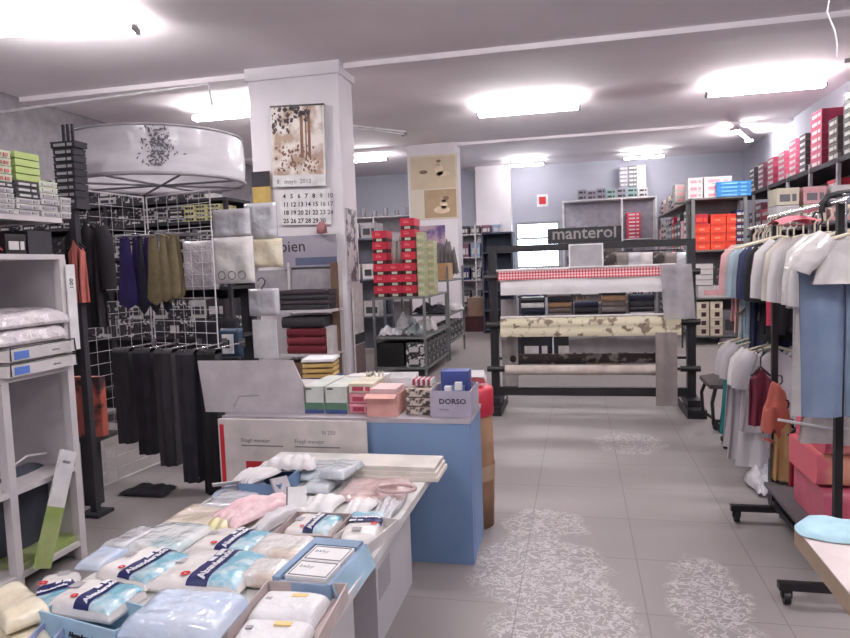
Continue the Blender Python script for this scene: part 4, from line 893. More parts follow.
blob('hair_print', [(.12, .895, .05, .022), (.25, .325, .065, .03), (-.2, .74, .09, .03)], -.022, hair_)
t, w_, h_ = flat('purple_poster', 'pink and purple poster on the lower part of the second column', 'poster', 420, 445, 225, 262, 13.1, mat('purple_pink_print', (176, 150, 158), .6, (92, 74, 124), 4, thr=(.45, .6)))
# ------------------------------------------------------------------ fabric roll stand
RY = 6.46; RX0, RX1 = -.79, .98
t = thing('fabric_stand', 'black metal stand with horizontal bars holding fabric rolls in mid room', 'stand', ((RX0+RX1)/2, RY, 0)); hw = (RX1-RX0)/2
for s in (-1, 1):
    MB().box(s*hw-.036, s*hw+.036, -.04, .04, .08, 1.56).build('upright', black, t)
    b = MB(); b.box(s*hw-.08, s*hw+.08, -.32, .32, 0, .08); b.box(s*hw-.06, s*hw+.06, -.2, .2, .08, .14); b.build('foot', black, t)
    for z in (1.27, .82, .4):
        MB().tube([(s*(hw-.1), -.06, z), (s*(hw+.07), -.06, z)], .028, 8).build('roll_holder', black, t)
MB().box(-hw, hw, -.03, .03, 1.5, 1.56).build('top_bar', black, t); MB().box(-hw, hw, -.03, .03, .14, .22).build('bottom_bar', black, t)
MB().tube([(-hw, .16, .47), (hw, .16, .47)], .012, 8).build('rear_bar', char, t)
for z in (1.27, .82, .4): MB().tube([(-hw+.03, -.06, z), (hw-.03, -.06, z)], .014, 8).build('roll_bar', char, t)
def roll(name, label, x0, x1, y, z, r, m, extra=None):
    t = thing(name, label, 'fabric roll', ((x0+x1)/2, y, z), 0, None); a = (x1-x0)/2
    b = MB(); rg_ = random.Random(int(z*100)); n = 18
    pts = [(-a+2*a*i/n, 0, 0) for i in range(n+1)]
    b.tube(pts, [r*(1+rg_.uniform(-.03, .03)) for _ in pts], 20)
    b.build('rolled_fabric', m, t); return t, a
ging = grid_mat('red_gingham', (176, 56, 66), (204, 116, 122), (222, 206, 208), 38)
floral = mat('olive_floral', (200, 192, 166), .8, (120, 104, 90), 13, thr=(.53, .62)); marb = mat('beige_marble_cloth', (196, 184, 176), .85, (164, 148, 142), 8)
def drape(parent, x0, x1, z0, z1, y, m, nm='hanging_end', seed=1, amp=.01):
    b = MB()
    b.grid(lambda u, v: (x0+(x1-x0)*u, y-amp*math.sin(u*9+seed)-.004*math.sin(v*7+seed), z1+(z0-z1)*v), 20, 8)
    b.grid(lambda u, v: (x1+(x0-x1)*u, y+.006-amp*math.sin((1-u)*9+seed), z1+(z0-z1)*v), 20, 8)
    return b.build(nm, m, parent)
t, a = roll('fabric_roll', 'white fabric roll with a red gingham sheet draped over it on the top bar', -.73, .74, RY-.06, 1.27, .052, white_cloth)
drape(t, -a+.0, a-.0, -.03, .055, -.06, ging, 'gingham_sheet', 2, .004)
drape(t, -a+.02, a-.02, -.17, -.03, -.056, white_cloth, 'hanging_end', 4, .006)
MB().tube([(-a-.02, -.02, .06), (a+.1, -.02, .065)], .012, 8).build('cardboard_core', offw, t)
t, a = roll('fabric_roll', 'olive beige floral fabric roll on the middle bar', -.72, .88, RY-.06, .82, .066, floral)
drape(t, -a, a, -.11, .0, -.068, floral, 'hanging_end', 3, .004); MB().tube([(-a, -.02, .07), (a-.1, -.02, .075)], .01, 8).build('cardboard_core', offw, t)
t, a = roll('fabric_roll', 'mottled beige fabric roll on the lowest bar', -.69, .74, RY-.06, .39, .048, marb)
o = thing('hanging_fabric', 'translucent plastic-wrapped cloth hanging at the right end of the stand', 'fabric', (.82, RY-.17, 1.34))
b = MB(); b.grid(lambda u, v: (-.12+.26*u+.03*v, -.02*math.sin(u*7+v), -.48*v), 12, 10); b.grid(lambda u, v: (.14-.26*u+.03*v, .012-.02*math.sin((1-u)*7+v), -.48*v), 12, 10); b.build('cloth', mat('hazy_wrap', (196, 190, 194), .3, (160, 154, 160), 6, coat=.8, bump=.8, alpha=.5, bsc=16), o)
for (x0, x1, z0, z1, y, m_, ll) in ((-.74, -.58, .12, 1.05, RY+.12, mat('grey_cloth', (176, 168, 168), .9, (138, 132, 134), 5), 'grey cloth end hanging at the left side of the stand'), (.66, .84, .08, .74, RY-.16, mat('taupe_cloth', (140, 130, 128), .9, (120, 110, 110), 6), 'taupe cloth end hanging down at the right side of the stand'), (-.1, .8, .52, .72, RY+.16, mat('pale_grey_cloth', (172, 168, 170), .9), 'pale grey cloth hanging behind the middle roll')):
    o = thing('hanging_fabric', ll, 'fabric', (0, y, 0)); drape(o, x0, x1, z0, z1, 0, m_, 'cloth', 5, .012)
roll('fabric_roll', 'dark patterned fabric roll behind the stand, just below the pale grey cloth', -.66, .78, RY+.16, .47, .045, mat('dark_floral', (62, 54, 54), .9, (130, 122, 116), 12, thr=(.55, .62)))
# second row bar carrying that roll
pass
# sign + framed board
t = thing('shop_sign', 'dark sign with pale lettering manterol standing on top of the fabric stand', 'sign', (PY(584, 232, RY).x, RY-.01, 1.562))
MB().box(-.33, .33, -.012, .012, 0, .14).build('sign_board', black, t)
text('manterol', .155, (0, -.0135, .04), FRONT, mat('sign_white', (140, 136, 134), .6), t, align='CENTER', sx=1.02, bold=.002)
b0 = PY(569, 268, RY-.1); b1 = PY(603, 243, RY-.1)
t = thing('sample_board', 'grey white framed board propped in front of the top bar of the fabric stand', 'board', ((b0.x+b1.x)/2, RY-.1, b0.z)); w_ = b1.x-b0.x; h_ = b1.z-b0.z
MB().box(-w_/2, w_/2, 0, .012, 0, h_).build('panel', lgrey, t)
b = MB(); e = .012
for (x0, x1, z0, z1) in ((-w_/2, w_/2, 0, e), (-w_/2, w_/2, h_-e, h_), (-w_/2, -w_/2+e, e, h_-e), (w_/2-e, w_/2, e, h_-e)): b.box(x0, x1, -.008, 0, z0, z1)
b.build('frame', paper, t)
# ------------------------------------------------------------------ low tables and goods behind the stand
def low_table(label, x0, x1, y0, y1, h, m):
    t = thing('low_table', label, 'table', ((x0+x1)/2, y0, 0)); c = (x0+x1)/2
    MB().box(x0-c, x1-c, 0, y1-y0, h-.03, h).build('tabletop', m, t)
    for x in (x0-c+.02, x1-c-.06):
        for y in (.02, y1-y0-.06): MB().box(x, x+.04, y, y+.04, 0, h-.03).build('leg', m, t)
    return t
low_table('dark low table of folded goods behind the fabric stand', -.85, 1.15, 9.3, 10.2, .62, char)
low_table('dark shelf table under the window', -1.1, .5, 12.6, 13.3, .78, char)
rg = random.Random(21)
fm = [char, dark, mat('dark_navy_cloth', (38, 40, 60), .9), mat('taupe_cloth', (0, 0, 0)), offw, mat('brown_grey', (110, 98, 94), .8), black, kraft]
i = 0
for j, x in enumerate((-.66, -.3, .06, .42, .78)):
    n = (4, 5, 3, 5, 4)[j]
    for k in range(n):
        folded('%s folded cloth, %s pile behind the fabric stand, %s' % (cn(fm[(j*3+k*2) % len(fm)]), NTH[j], ORD[k]), x+.04, 9.6, .621+k*.075, .31, .32, .07, fm[(j*3+k*2) % len(fm)], k+j, 'folded cloths behind the stand', 'folded_cloth', 'cloth')
for j, x in enumerate((-.62, -.16, .3, .76)):
    carton('storage_carton', ('dark', 'black', 'kraft', 'grey')[j]+' carton on the floor under the low table behind the stand', (x+.03, 9.4, .001), .42, .5, .4, [[dark, black, mat('dull_kraft', (120, 96, 78)), grey][j], offw], 'label')
for j, x in enumerate((-.9, -.55, -.2, .15)):
    for k in range(2): carton('goods_box', 'box on the table under the window, %s from left, %s' % (NTH[j], ('lower', 'upper')[k]), (x+.05, 12.7, .781+k*.2), .3, .35, .19, [[navy, black, grey, offw][(j+k) % 4], wh], 'label', 0, 'boxes under the window')
# packed bags seen between sign and shelf
for k in range(7):
    hang_pack('patterned wrapped bag on the hanging rail behind the fabric stand, %s from the left' % NTH[k], 604+k*12, 617+k*12, 252, 282, 11.0, [mat('dark_floral', (0, 0, 0)), mat('taupe_cloth', (0, 0, 0)), filmg, offw][k % 4], 130+k, 'bags behind the fabric stand')
zr = PY(640, 251, 11.0).z; t = thing('bag_rail', 'dark rail holding the patterned bags behind the fabric stand', 'rail', (.7, 11.04, 0))
MB().tube([(-.8, 0, zr), (.85, 0, zr)], .012, 6).build('cross_rail', char, t)
for x in (-.8, .85): MB().tube([(x, 0, 0), (x, 0, zr)], .014, 6).build('upright', char, t)
# left back, seen between second column and stand: shelving with dark goods
shelving('white-posted shelving between the second column and the window', -3.1, -1.75, 16.3, 16.8, (.4, 1.0, 1.55, 2.1), (-3.08, -2.4, -1.77), pw, top=2.35, back=lgrey)
for li, z in enumerate((.4, 1.0, 1.55, 2.1)):
    for j in range(5):
        mm = [bw, navy, mat('pale_blue_pack', (150, 170, 200), .4), mat('plum_card', (120, 84, 100)), grey, bw2][(li*2+j*5) % 6]
        carton('stock_box', '%s stock box on %s board of white-posted shelving, %s from left' % (cn(mm), BRD[li], NTH[j]), (-2.95+.27*j, 16.345, z+.0265), .22, .35, [.34, .3, .34, .2][li], [mm, wh], 'label', 0, 'stock boxes left of the window')
carton('kraft_carton', 'kraft carton standing on a dark case left of the fabric stand', tuple(PY(478, 316, 14.0)), .42, .4, .38, [mat('dull_kraft_light', (150, 120, 100))], 'plain')
zc = PY(478, 316, 14.0).z
carton('dark_case', 'dark case on the floor under the kraft carton', (PY(478, 316, 14.0).x, 13.95, .0005), .6, .5, zc-.003, [dred], 'plain')
# dark blue tall cabinet near left of the stand
def tall(label, px0, px1, pyt, y, d, m, nshelf=3, name='tall_cabinet'):
    a = PY(px0, 300, y); c = PY(px1, 300, y); z = PY((px0+px1)/2, pyt, y).z; w_ = c.x-a.x
    t = thing(name, label, 'cabinet', ((a.x+c.x)/2, y, 0)); b = MB()
    b.box(-w_/2, -w_/2+.03, 0, d, 0, z); b.box(w_/2-.03, w_/2, 0, d, 0, z); b.box(-w_/2+.03, w_/2-.03, d-.02, d, 0, z); b.build('cabinet_body', m, t)
    for k in range(nshelf+1): MB().box(-w_/2+.03, w_/2-.03, .01, d-.02, .05+k*(z-.08)/nshelf, .08+k*(z-.08)/nshelf).build('shelf_board', m, t)
    return t
tall('dark blue open cabinet between the carton and the fabric stand', 483, 514, 232, 13.6, .5, mat('cabinet_blue', (56, 62, 84), .6), 5)
# far left shelves seen between columns (above the red boxes)
shelving('grey shelving far behind the red boxes', -5.9, -3.3, 15.2, 15.7, (.6, 1.4, 2.0, 2.55), (-5.88, -4.6, -3.32), lgrey, back=lgrey)
for j in range(9):
    b = MB().tube([(0, 0, 0), (0, 0, .2 if j % 2 else .14)], .06, 10); tag(b.build('grey_tin', grey, None, (-5.7+.27*j, 15.4, 2.5765)), 'small grey tin atop the far grey shelving, %s from the left' % NTH[j], 'tin', 'grey tins on the far shelving')
shelving('grey shelving behind the metal shelves, against the far left', -4.6, -3.0, 10.4, 10.9, (.6, 1.2, 1.85), (-4.58, -3.02), mat('blue_grey_steel', (112, 116, 128), .5), back=mat('blue_grey_steel', (0, 0, 0)))
for j in range(5):
    for li in range(3): carton('storage_box', 'storage box on %s board of the blue-grey shelving, %s from the left' % (BRD[li], NTH[j]), (-4.4+.29*j, 10.42, (.6, 1.2, 1.85)[li]+.0265), .25, .4, .24, [[lgrey, wh, offw][(li+j) % 3], dk], 'label', 0, 'boxes on the blue-grey shelving')
# notice on the back wall
t, w_, h_ = flat('wall_notice', 'small framed red and white notice on the back wall above the window', 'notice', 537, 548, 194, 207, 16.99, paper)
MB().box(-w_*.3, w_*.3, -.016, -.0125, h_*.2, h_*.8).build('red_print', redink, t)
# ------------------------------------------------------------------ white back shelving under the far lights
by = 16.3
xa = PY(562, 203, by).x; xb = PY(622, 200, by).x; xc = PY(657, 198, by).x
zt = PY(600, 200, by).z; zm = PY(600, 241, by).z
t = shelving('white framed shelving against the back wall, right of the window', xa, xc, by, by+.5, (.4, 1.2, zm, zt), (xa+.02, xb, xc-.02), white, top=zt, back=mat('lilac_back', (176, 172, 184)))
rg = random.Random(8)
def row(name, what, place, x0, x1, y, z, ws, hs, mats_, cat='box', style='label', nk=1, group=None, d=.35, gap=.01):
    x = x0; j = 0
    while x < x1 and j < 25:
        w_ = rg.uniform(*ws)
        if x+w_ > x1: break
        h_ = rg.uniform(*hs); mm = rg.choice(mats_)
        for k in range(nk):
            carton(name, '%s %s on %s, %s from left%s' % (cn(mm), what, place, NTH[j], (', '+ORD[k]) if nk > 1 else ''), (x+w_/2, y, z+k*(h_+.002)), w_-gap, d, h_, [mm, wh if mm in (dk, navy, grey) else dk], style, 0, group or name.replace('_', ' ')+'es on '+place, cat)
        x += w_; j += 1
lil = mat('lilac_box', (150, 146, 160), .6)
row('shoe_box', 'box', 'top of white back shelving', xa+.35, xc-.1, by+.02, zt+.0265, (.2, .26), (.1, .12), [dk, lil, offw, mat('sea_green_card', (140, 170, 168))], nk=2)
for ci, px in enumerate((625, 634, 643)):
    xx = PY(px, 195, by).x
    for k in range(8): carton('striped_box', 'narrow %s box in %s tall stack on white back shelving, %s' % (('blue-grey', 'grey', 'white')[ci], ('left', 'middle', 'right')[ci], ORD[k]), (xx, by+.2, zt+.0265+.25+k*.085) if 0 else (xx, by+.38, zt+.0265+k*.095), .19, .1, .09, [[lil, grey, offw][ci], wh], 'label', 0, 'narrow boxes in tall stacks')
pk3 = mat('crimson_pack', (214, 60, 92), .5)
xx = PY(634, 240, by).x
for k in range(7): carton('crimson_box', 'crimson box in the stack inside the white back shelving, %s' % ORD[k], (xx, by+.02, zm+.0265+k*.085), .3, .35, .08, [pk3, wh], 'label', 0, 'crimson boxes on the back shelving')
row('parcel', 'parcel', 'the middle board of the white back shelving', xa+.06, xb-.05, by+.03, zm+.0265, (.2, .3), (.22, .36), [lil, offw, mat('dusty_pink', (0, 0, 0)), wh], group='parcels on the middle board of the back shelving')
row('goods_pack', 'goods pack', 'the third board of the white back shelving', xa+.06, xc-.05, by+.045, 1.2265, (.16, .26), (.3, .45), [dk, offw, fm[5], grey, lil], group='packs on the third board of the back shelving')
row('goods_pack', 'goods pack', 'the lowest board of the white back shelving', xa+.06, xc-.05, by+.045, .4265, (.2, .3), (.4, .6), [dk, offw, fm[5], grey, kraft], group='packs on the lowest board of the back shelving')
# ------------------------------------------------------------------ steel shelving with orange boxes
sy = 11.4; s0 = PY(692, 205, sy).x; s1 = PY(747, 200, sy).x
lz = [.12, .72, 1.47, 2.28]
t = shelving('grey steel shelving with bright orange boxes, right of the fabric stand', s0, s1, sy, sy+.5, lz, (s0+.02, s1-.02), galv, back=mat('grey_back_board', (0, 0, 0)), pt=.05)
t = shelving('long grey steel shelving running back from the orange boxes', s0, s0+.5, sy+.55, 16.0, lz, (s0+.02, s0+.48), galv, pt=.05)
ow = .225; oh = .135
for r in range(4):
    for c_ in range(3):
        if r == 3 and c_ == 0: continue
        o = thing('orange_box', 'bright orange shoe box, %s column, %s, on the steel shelving' % (('left', 'middle', 'right')[c_], ORD[r]), 'box', (s0+.16+c_*(ow+.004), sy+.02, 1.4965+r*(oh+.002)), 0, 'orange shoe boxes')
        MB().box(-ow/2+.004, ow/2-.004, .004, .33, 0, oh*.66).build('box_base', orange, o); MB().box(-ow/2, ow/2, 0, .334, oh*.66, oh).build('box_lid', orange2, o)
        MB().box(-.05, .03, -.002, .004, oh*.25, oh*.45).build('size_tag', mat('pale_orange', (255, 150, 120)), o)
carton('red_box', 'red box lying on top of the orange boxes at the left', (s0+.14, sy+.03, 1.4965+3*(oh+.002)+.001), .2, .3, .15, [red, orange], 'label')
for k in range(6): carton('dark_shoe_box', 'navy box with white tag beside the orange boxes, %s' % ORD[k], (s1-.09, sy+.02, 1.4965+k*.1), .13, .34, .096, [navy if k % 2 else dk, wh], 'label', 0, 'dark boxes beside the orange ones')
for k in range(4): carton('white_box', 'white box left of the black gap on the steel shelving, %s' % ORD[k], (s0+.18, sy+.02, .7465+.2+k*.085), .26, .34, .08, [offw, pk], 'plain', 0, 'white boxes under the orange ones')
carton('wide_carton', 'wide off-white carton with pink print under the white boxes', ((s0+s1)/2, sy+.01, .7465), .62, .42, .19, [offw, pink], 'label')
carton('dark_box', 'black box with grey print beside the white boxes under the orange ones', (s0+.42, sy+.03, .9375), .18, .3, .3, [bw2, dk], 'plain')
for k in range(4):
    for c_ in range(2):
        o = thing('boot_box', 'cream box with dark square, %s column, %s, low on the steel shelving' % (('left', 'right')[c_], ORD[k]), 'box', (s0+.16+c_*.2, sy+.02, .1465+k*.135), 0, 'cream boxes low on the steel shelving')
        MB().box(-.09, .09, 0, .3, 0, .13).build('carton_body', cream, o); MB().box(-.025, .045, -.003, .0, .03, .1).build('dark_print', dred, o)
carton('grey_crate', 'grey crate at the lower right of the steel shelving', (s1-.2, sy+.03, .1465), .3, .35, .4, [grey, dk], 'label')
# top goods
for (px0, px1, pt_, m_, ll, n) in ((671, 688, 180, mat('cream_grey', (206, 202, 196)), 'pale cartons, left end atop the steel shelving', 3), (688, 703, 178, paper, 'white cartons on top of the steel shelving', 3), (704, 732, 177, paper, 'wide white cartons on top of the steel shelving', 3)):
    a = PY(px0, 203, sy+.05); c = PY(px1, 203, sy+.05); zz = 2.3065; tp = PY(px0, pt_, sy+.05).z; hh = (tp-zz)/n
    for k in range(n): carton('white_carton', ll.replace('cartons', 'carton')+', %s' % ORD[k], (max((a.x+c.x)/2, s0+.05) if px0 > 680 else (a.x+c.x)/2+.15, sy+(.05 if px0 > 680 else .75), zz+k*hh), c.x-a.x-.01, .35, hh-.003, [m_, pk], 'label', 0, 'white cartons on the steel shelving')
a = PY(718, 200, sy-.0); c = PY(752, 198, sy)
for k in range(4): carton('blue_pack', 'flat bright blue pack on top of the steel shelving, %s' % ORD[k], ((a.x+c.x)/2, sy-.02, 2.3065+k*.05) if 0 else ((a.x+c.x)/2-.02, sy+.0-.02-.33 if 0 else sy-.0-.015, 2.3065+k*.058), .5, .04, .055, [mat('bright_blue', (54, 140, 210), .4), mat('sky_print', (130, 190, 230))], 'label', 0, 'blue packs on the steel shelving')
# goods along the long side
sidem = [dk, wh, red, pk, bw, bw2, offw, mat('teal_box', (110, 150, 160))]
for li, (z, n, hh) in enumerate(((.1465, 4, .12), (.7465, 5, .12), (1.4965, 5, .13), (2.3065, 3, .1))):
    for j in range(10):
        for k in range(n-(j % 2)):
            mm = sidem[(li*3+j*5) % 8] if li < 3 else [offw, pk, cream, lil][(j*3) % 4]
            carton('side_box', '%s box, %s board of long steel shelving, %s stack from front, %s' % (cn(mm), BRD[li], NTH[j], ORD[k]), (s0+.02, sy+.8+.4*j, z+k*(hh+.002)), .34, .3, hh, [mm, wh if mm not in (wh, offw) else dk], 'label', -PI/2, 'boxes along the long steel shelving')
# ------------------------------------------------------------------ right wall shelving with pink stacks
wx = 3.0
t = thing('wall_shelving', 'long dark wall shelving on the right side carrying pink and black boxes', 'shelf', (3.3, 8.0, 0))
for z in (.5, 1.1, 1.75, 2.5): MB().box(-.3, .38, 0, 6.2, z-.06 if z > 2 else z-.03, z).build('shelf_board', char, t)
for y in (0.02, 1.0, 2.0, 3.0, 4.0, 5.0, 6.1): MB().box(-.3, -.26, y, y+.05, 0, 2.56).build('post', lgrey, t)
tag(MB().box(-.04, .04, -.04, .04, 0, 3.2).build('white_post', offw, None, (2.92, 8.2, 0)), 'white square post at the right edge of the picture', 'post')
rp = [mat('rose_box', (206, 92, 124), .45), mat('magenta_box', (176, 52, 88), .45), mat('plum_box', (120, 66, 88), .5)]
# stacks at y along shelf: (px centre, top px)
st = [(848, 128, 1), (833, 140, 2), (808, 124, 0), (790, 150, 3), (779, 148, 1), (765, 156, 1), (757, 160, 2)]
for si, (py_, n, hh, w_, mm, dsc) in enumerate(((8.75, 7, .1, .34, dk, 'black and grey'), (9.25, 5, .1, .3, fm[5], 'brown-grey'), (9.85, 7, .1, .42, rp[1], 'magenta'), (10.4, 6, .085, .26, dk, 'black and white'), (10.85, 6, .085, .34, rp[0], 'rose'), (11.4, 5, .085, .34, rp[0], 'light rose'), (12.0, 5, .085, .34, rp[1], 'deep rose'), (12.6, 5, .085, .34, rp[2], 'plum'), (13.2, 5, .085, .34, dk, 'dark'))):
    for k in range(n):
        carton('hosiery_box', '%s box, %s stack from near end of top wall shelf, %s' % (dsc, NTH[si], ORD[k]), (wx+.03, py_, 2.501+k*(hh+.001)), w_, .34, hh-.003, [mm, wh], 'lid' if 0 else 'label', -PI/2, 'boxes on the top right wall shelf')
sm = [dk, red, wh, fm[5], rp[2], grey, offw]
for li, (z, n, hh) in enumerate(((1.1, 3, .15), (1.75, 4, .13))):
    for j in range(12):
        for k in range(n-(j*7 % 2)):
            mm = sm[(j*3+li*2) % 7]
            carton('wall_box', '%s box, %s board of right wall shelving, %s stack from near end, %s' % (cn(mm), ('lower', 'upper')[li], NTH[j], ORD[k]), (wx+.03, 8.35+j*.44, z+.001+k*(hh+.001)), .38, .32, hh-.002, [mm, wh], 'label', -PI/2, 'boxes on the lower right wall shelves')
# ------------------------------------------------------------------ garment rails
RAX = .97
def rail(label, x, y0, y1, h, lowbar=True, arm=0):
    t = thing('garment_rail', label, 'clothes rail', (x, y0, 0)); L = y1-y0
    for y in (0, L):
        MB().box(-.014, .014, y-.014, y+.014, .07, h).build('upright', black, t)
        MB().box(-.21, .34, y-.018, y+.018, .062, .092).build('foot_bar', black, t)
        for sx in (-.18, .31):
            b = MB().tube([(sx-.012, y, .03), (sx+.012, y, .03)], .028, 14); b.box(sx-.02, sx+.02, y-.012, y+.012, .03, .065)
            o = b.build('caster', black, t); MB().tube([(sx-.014, y, .03), (sx+.014, y, .03)], .012, 10).build('hub', chrome, o)
    MB().tube([(0, -.1, h), (0, L+.1, h)], .014, 10).build('top_rail', chrome, t)
    if lowbar: MB().box(-.012, .012, 0, L, .1, .13).build('lower_bar', black, t)
    return t
H1 = 1.585
R1 = rail('near black garment rail on casters at the right, full of clothes', RAX, 2.87, 3.75, H1)
b = MB(); q = [PY(822, 216, 3.0), PY(822, 204, 3.0), PY(827, 197, 3.0), PY(838, 194, 3.0), PY(870, 189, 3.0)]
q = [(v.x, v.y, v.z) for v in q]; q[0] = (q[0][0], 3.0, H1-.03)
xx = q[-1][0]
b.tube(q+[(xx+.1, 3.0, q[-1][2]-.03), (xx+.12, 3.0, 1.5), (xx+.12, 3.0, .035)], .013, 8); 
attach(b.build('bent_frame', black), R1)
# wrapped garments on the near rail: jeans at front
def pants(label, loc, w, L, m, seed=0, rz=0):
    t = thing('hanging_trousers', label, 'trousers', loc, rz)
    b = MB()
    def leg(s):
        def f(u, v, fr):
            c = s*w*.5*(1-.05*v); hw_ = w*.5*(1-.12*v)
            return (c+(u-.5)*2*hw_, fr*(.028*math.sin(PI*u)**.5+.004*math.sin(u*15+seed+v*3)), -L*v)
        b.grid(lambda u, v: f(u, v, -1), 10, 14); b.grid(lambda u, v: f(1-u, v, 1), 10, 14)
    leg(-1); leg(1); b.build('trouser_cloth', m, t)
    MB().box(-w*.98, w*.98, -.034, .034, -.035, .005).build('waistband', m, t)
    for s in (-1, 1):
        b = MB(); b.box(s*w*.7-.02, s*w*.7+.02, -.04, .04, -.02, .02); b.build('hanger_clip', paper, t)
    MB().tube([(-w*.75, 0, .02), (0, 0, .035), (w*.75, 0, .02)], .005, 6).build('hanger', cream, t)
    MB().tube([(0, 0, .035), (0, 0, H1-loc[2]-.01), (.012, 0, H1-loc[2]+.02), (-.012, 0, H1-loc[2]+.02)], .004, 6).build('hook', chrome, t)
    return t
pants('light blue jeans hanging from clips at the near end of the front rail', (RAX-.02, 2.76, 1.36), .155, .57, jean, 1)
wcov = mat('white_garment_cover', (216, 210, 208), .35, (228, 224, 222), 6, coat=.9, bump=.9, bsc=12)
covs = [('crinkled white plastic cover over the hanger above the jeans', 2.8, .2), ('white covered garment just behind the jeans', 3.0, .5), ('white long-tailed garment behind the jeans, its hem hanging left of them', 3.1, .6), ('white blouse, fourth on the front rail', 3.2, .36), ('grey-white blouse, fifth on the front rail', 3.3, .3), ('white blouse, sixth on the front rail', 3.4, .33), ('cream blouse, seventh on the front rail', 3.5, .3), ('pale grey blouse near the far end of the front rail', 3.62, .28), ('white shirt hanging last on the front rail', 3.74, .3)]
ms_ = [wcov, wcov, white_cloth, wcov, mat('pale_grey_cloth', (0, 0, 0)), white_cloth, mat('ivory_cloth', (214, 206, 194), .85), mat('pale_grey_cloth', (0, 0, 0)), white_cloth]
for k, (ll, y, L) in enumerate(covs):
    hang_top(ll, (RAX+(.06 if k < 2 else .1)+.01*math.sin(k*2), y-.1, H1-.1), .155 if k else .2, L, .028, ms_[k], 200+k, .05*math.sin(k), .2 if k > 1 else .05, .05, 'white garments on the front rail')
hang_top('long white dress cover hanging at the left edge of the jeans', (RAX-.03, 3.02, H1-.13), .09, .72, .02, wcov, 230, 0, 0, .1, hm=HMt)
b = MB(); b.grid(lambda u, v: (-.1+.2*u, -.05+.12*v, .02*math.sin(PI*u)+.02*math.sin(PI*v)), 10, 8); b.grid(lambda u, v: (.1-.2*u, -.05+.12*v, 0), 3, 3)
tag(b.build('pink_cloth', mat('coral_pink_cloth', (222, 120, 134), .8), None, (RAX-.03, 3.3, H1-.06), .3), 'coral pink cloth lying over the white garments on the front rail', 'cloth')
# hem cover: white gauzy cloth below the jeans
hang_top('white gauzy garment with a lace hem seen below the jeans', (RAX+.08, 3.03, .98), .15, .36, .02, mat('gauze', (206, 196, 194), .8, (186, 176, 176), 12), 240, 0, 0, .15, hm=HMs)
# textiles on the lower tier
LT = .24
attach(MB().box(-.26, .3, -.04, .6, 0, .018).build('rail_tray', mat('hidden_grey', (90, 86, 90)), None, (RAX+.2, 3.1, LT-.02)), R1)
cor = mat('coral_plaid', (206, 100, 112), .8, (216, 152, 128), 3, 'wave', stretch=(.4, .4, 5)); cor2 = mat('rose_plaid', (206, 96, 116), .8, (220, 150, 142), 3, 'wave', stretch=(.4, .4, 6))
folded('bright pink bag at the bottom of the front rail', RAX+.22, 3.27, LT, .42, .36, .17, mat('pink_plastic', (200, 92, 114), .4), 9, None, 'pink_bag', 'bag')
z_ = LT+.18
folded('coral and orange striped folded blanket on the pink bag', RAX+.22, 3.28, z_+.001, .46, .36, .13, cor, 5, 'blankets low on the front rail')
folded('rose striped folded blanket on top of the coral one', RAX+.24, 3.28, z_+.134, .44, .36, .15, cor2, 6, 'blankets low on the front rail')
tag(MB().tube([(-.2, 0, .03), (0, -.02, .0), (.25, -.01, .01)], .006, 6).build('white_string', paper, None, (RAX+.02, 3.0, z_+.27)), 'white string stretched across the rose blanket', 'string')
# colourful hanging bundle between rails
knit('orange_scarf', 'orange and red garment hanging at the left of the rose blanket', (RAX+.0, 3.72, .45), .3, .12, .1, .26, 150, mat('rust_cloth', (176, 92, 78), .85), 2, 'garment')
for k, (dx, y, z, L, w_, m_, ll) in enumerate(((-.2, 3.98, .95, .38, .07, mat('wine_cloth', (112, 34, 56), .85), 'wine red garment hanging low between the two rails'), (-.14, 3.85, .82, .4, .06, mat('mauve_print', (170, 150, 158), .85, (120, 100, 120), 18), 'mauve printed garment hanging between the two rails'), (-.15, 3.7, .72, .36, .07, mat('sand_cloth', (196, 160, 112), .85), 'sand coloured garment hanging left of the rose blanket'), (-.1, 3.66, .7, .4, .06, mat('red_cloth', (176, 44, 62), .85), 'red garment hanging beside the sand coloured one'), (-.1, 3.8, .6, .5, .06, mat('blue_grey_gauze', (126, 140, 168), .85), 'blue-grey thin garment trailing to the floor beside the front rail'), (-.02, 3.7, .95, .45, .06, mat('sage_cloth', (128, 132, 112), .9), 'grey-green garment hanging under the white blouses'))):
    hang_top(ll, (RAX+dx+.19, y, z-.16), w_*.8, L*.85, .03, m_, 300+k, .1, 0, .12, hm=HMt)
# second rail
RBX = 1.2
R2 = rail('second black garment rail behind the near one', RBX, 3.93, 5.2, H1)
for k, (y, m_, L, ll) in enumerate(((5.14, pink, .55, 'pale pink T-shirt, farthest on the second rail'), (5.04, mat('rose_beige', (206, 170, 164), .85), .62, 'rose beige T-shirt next to the farthest one'), (4.94, mat('pale_grey_cloth', (0, 0, 0)), .7, 'pale grey T-shirt on the second rail'), (4.84, mat('powder_blue', (166, 186, 200), .85), .72, 'powder blue T-shirt on the second rail'), (4.74, mat('grey_blue_cloth', (140, 156, 168), .85), .6, 'grey blue T-shirt on the second rail'), (4.62, mat('deep_navy_cloth', (34, 42, 76), .85), .68, 'navy shirt on the second rail'), (4.52, mat('deep_navy_cloth', (0, 0, 0)), .7, 'second navy shirt on the second rail, nearer'), (4.38, mat('deep_black_cloth', (0, 0, 0)), .6, 'black T-shirt at the near end of the second rail'), (4.26, mat('deep_black_cloth', (0, 0, 0)), .55, 'black top nearest the front rail'))):
    hang_top(ll, (RBX+.0, y, H1-.1), .15, L, .035, m_, 400+k, .08*math.sin(k*1.7), .26, .04, 'shirts on the second rail')
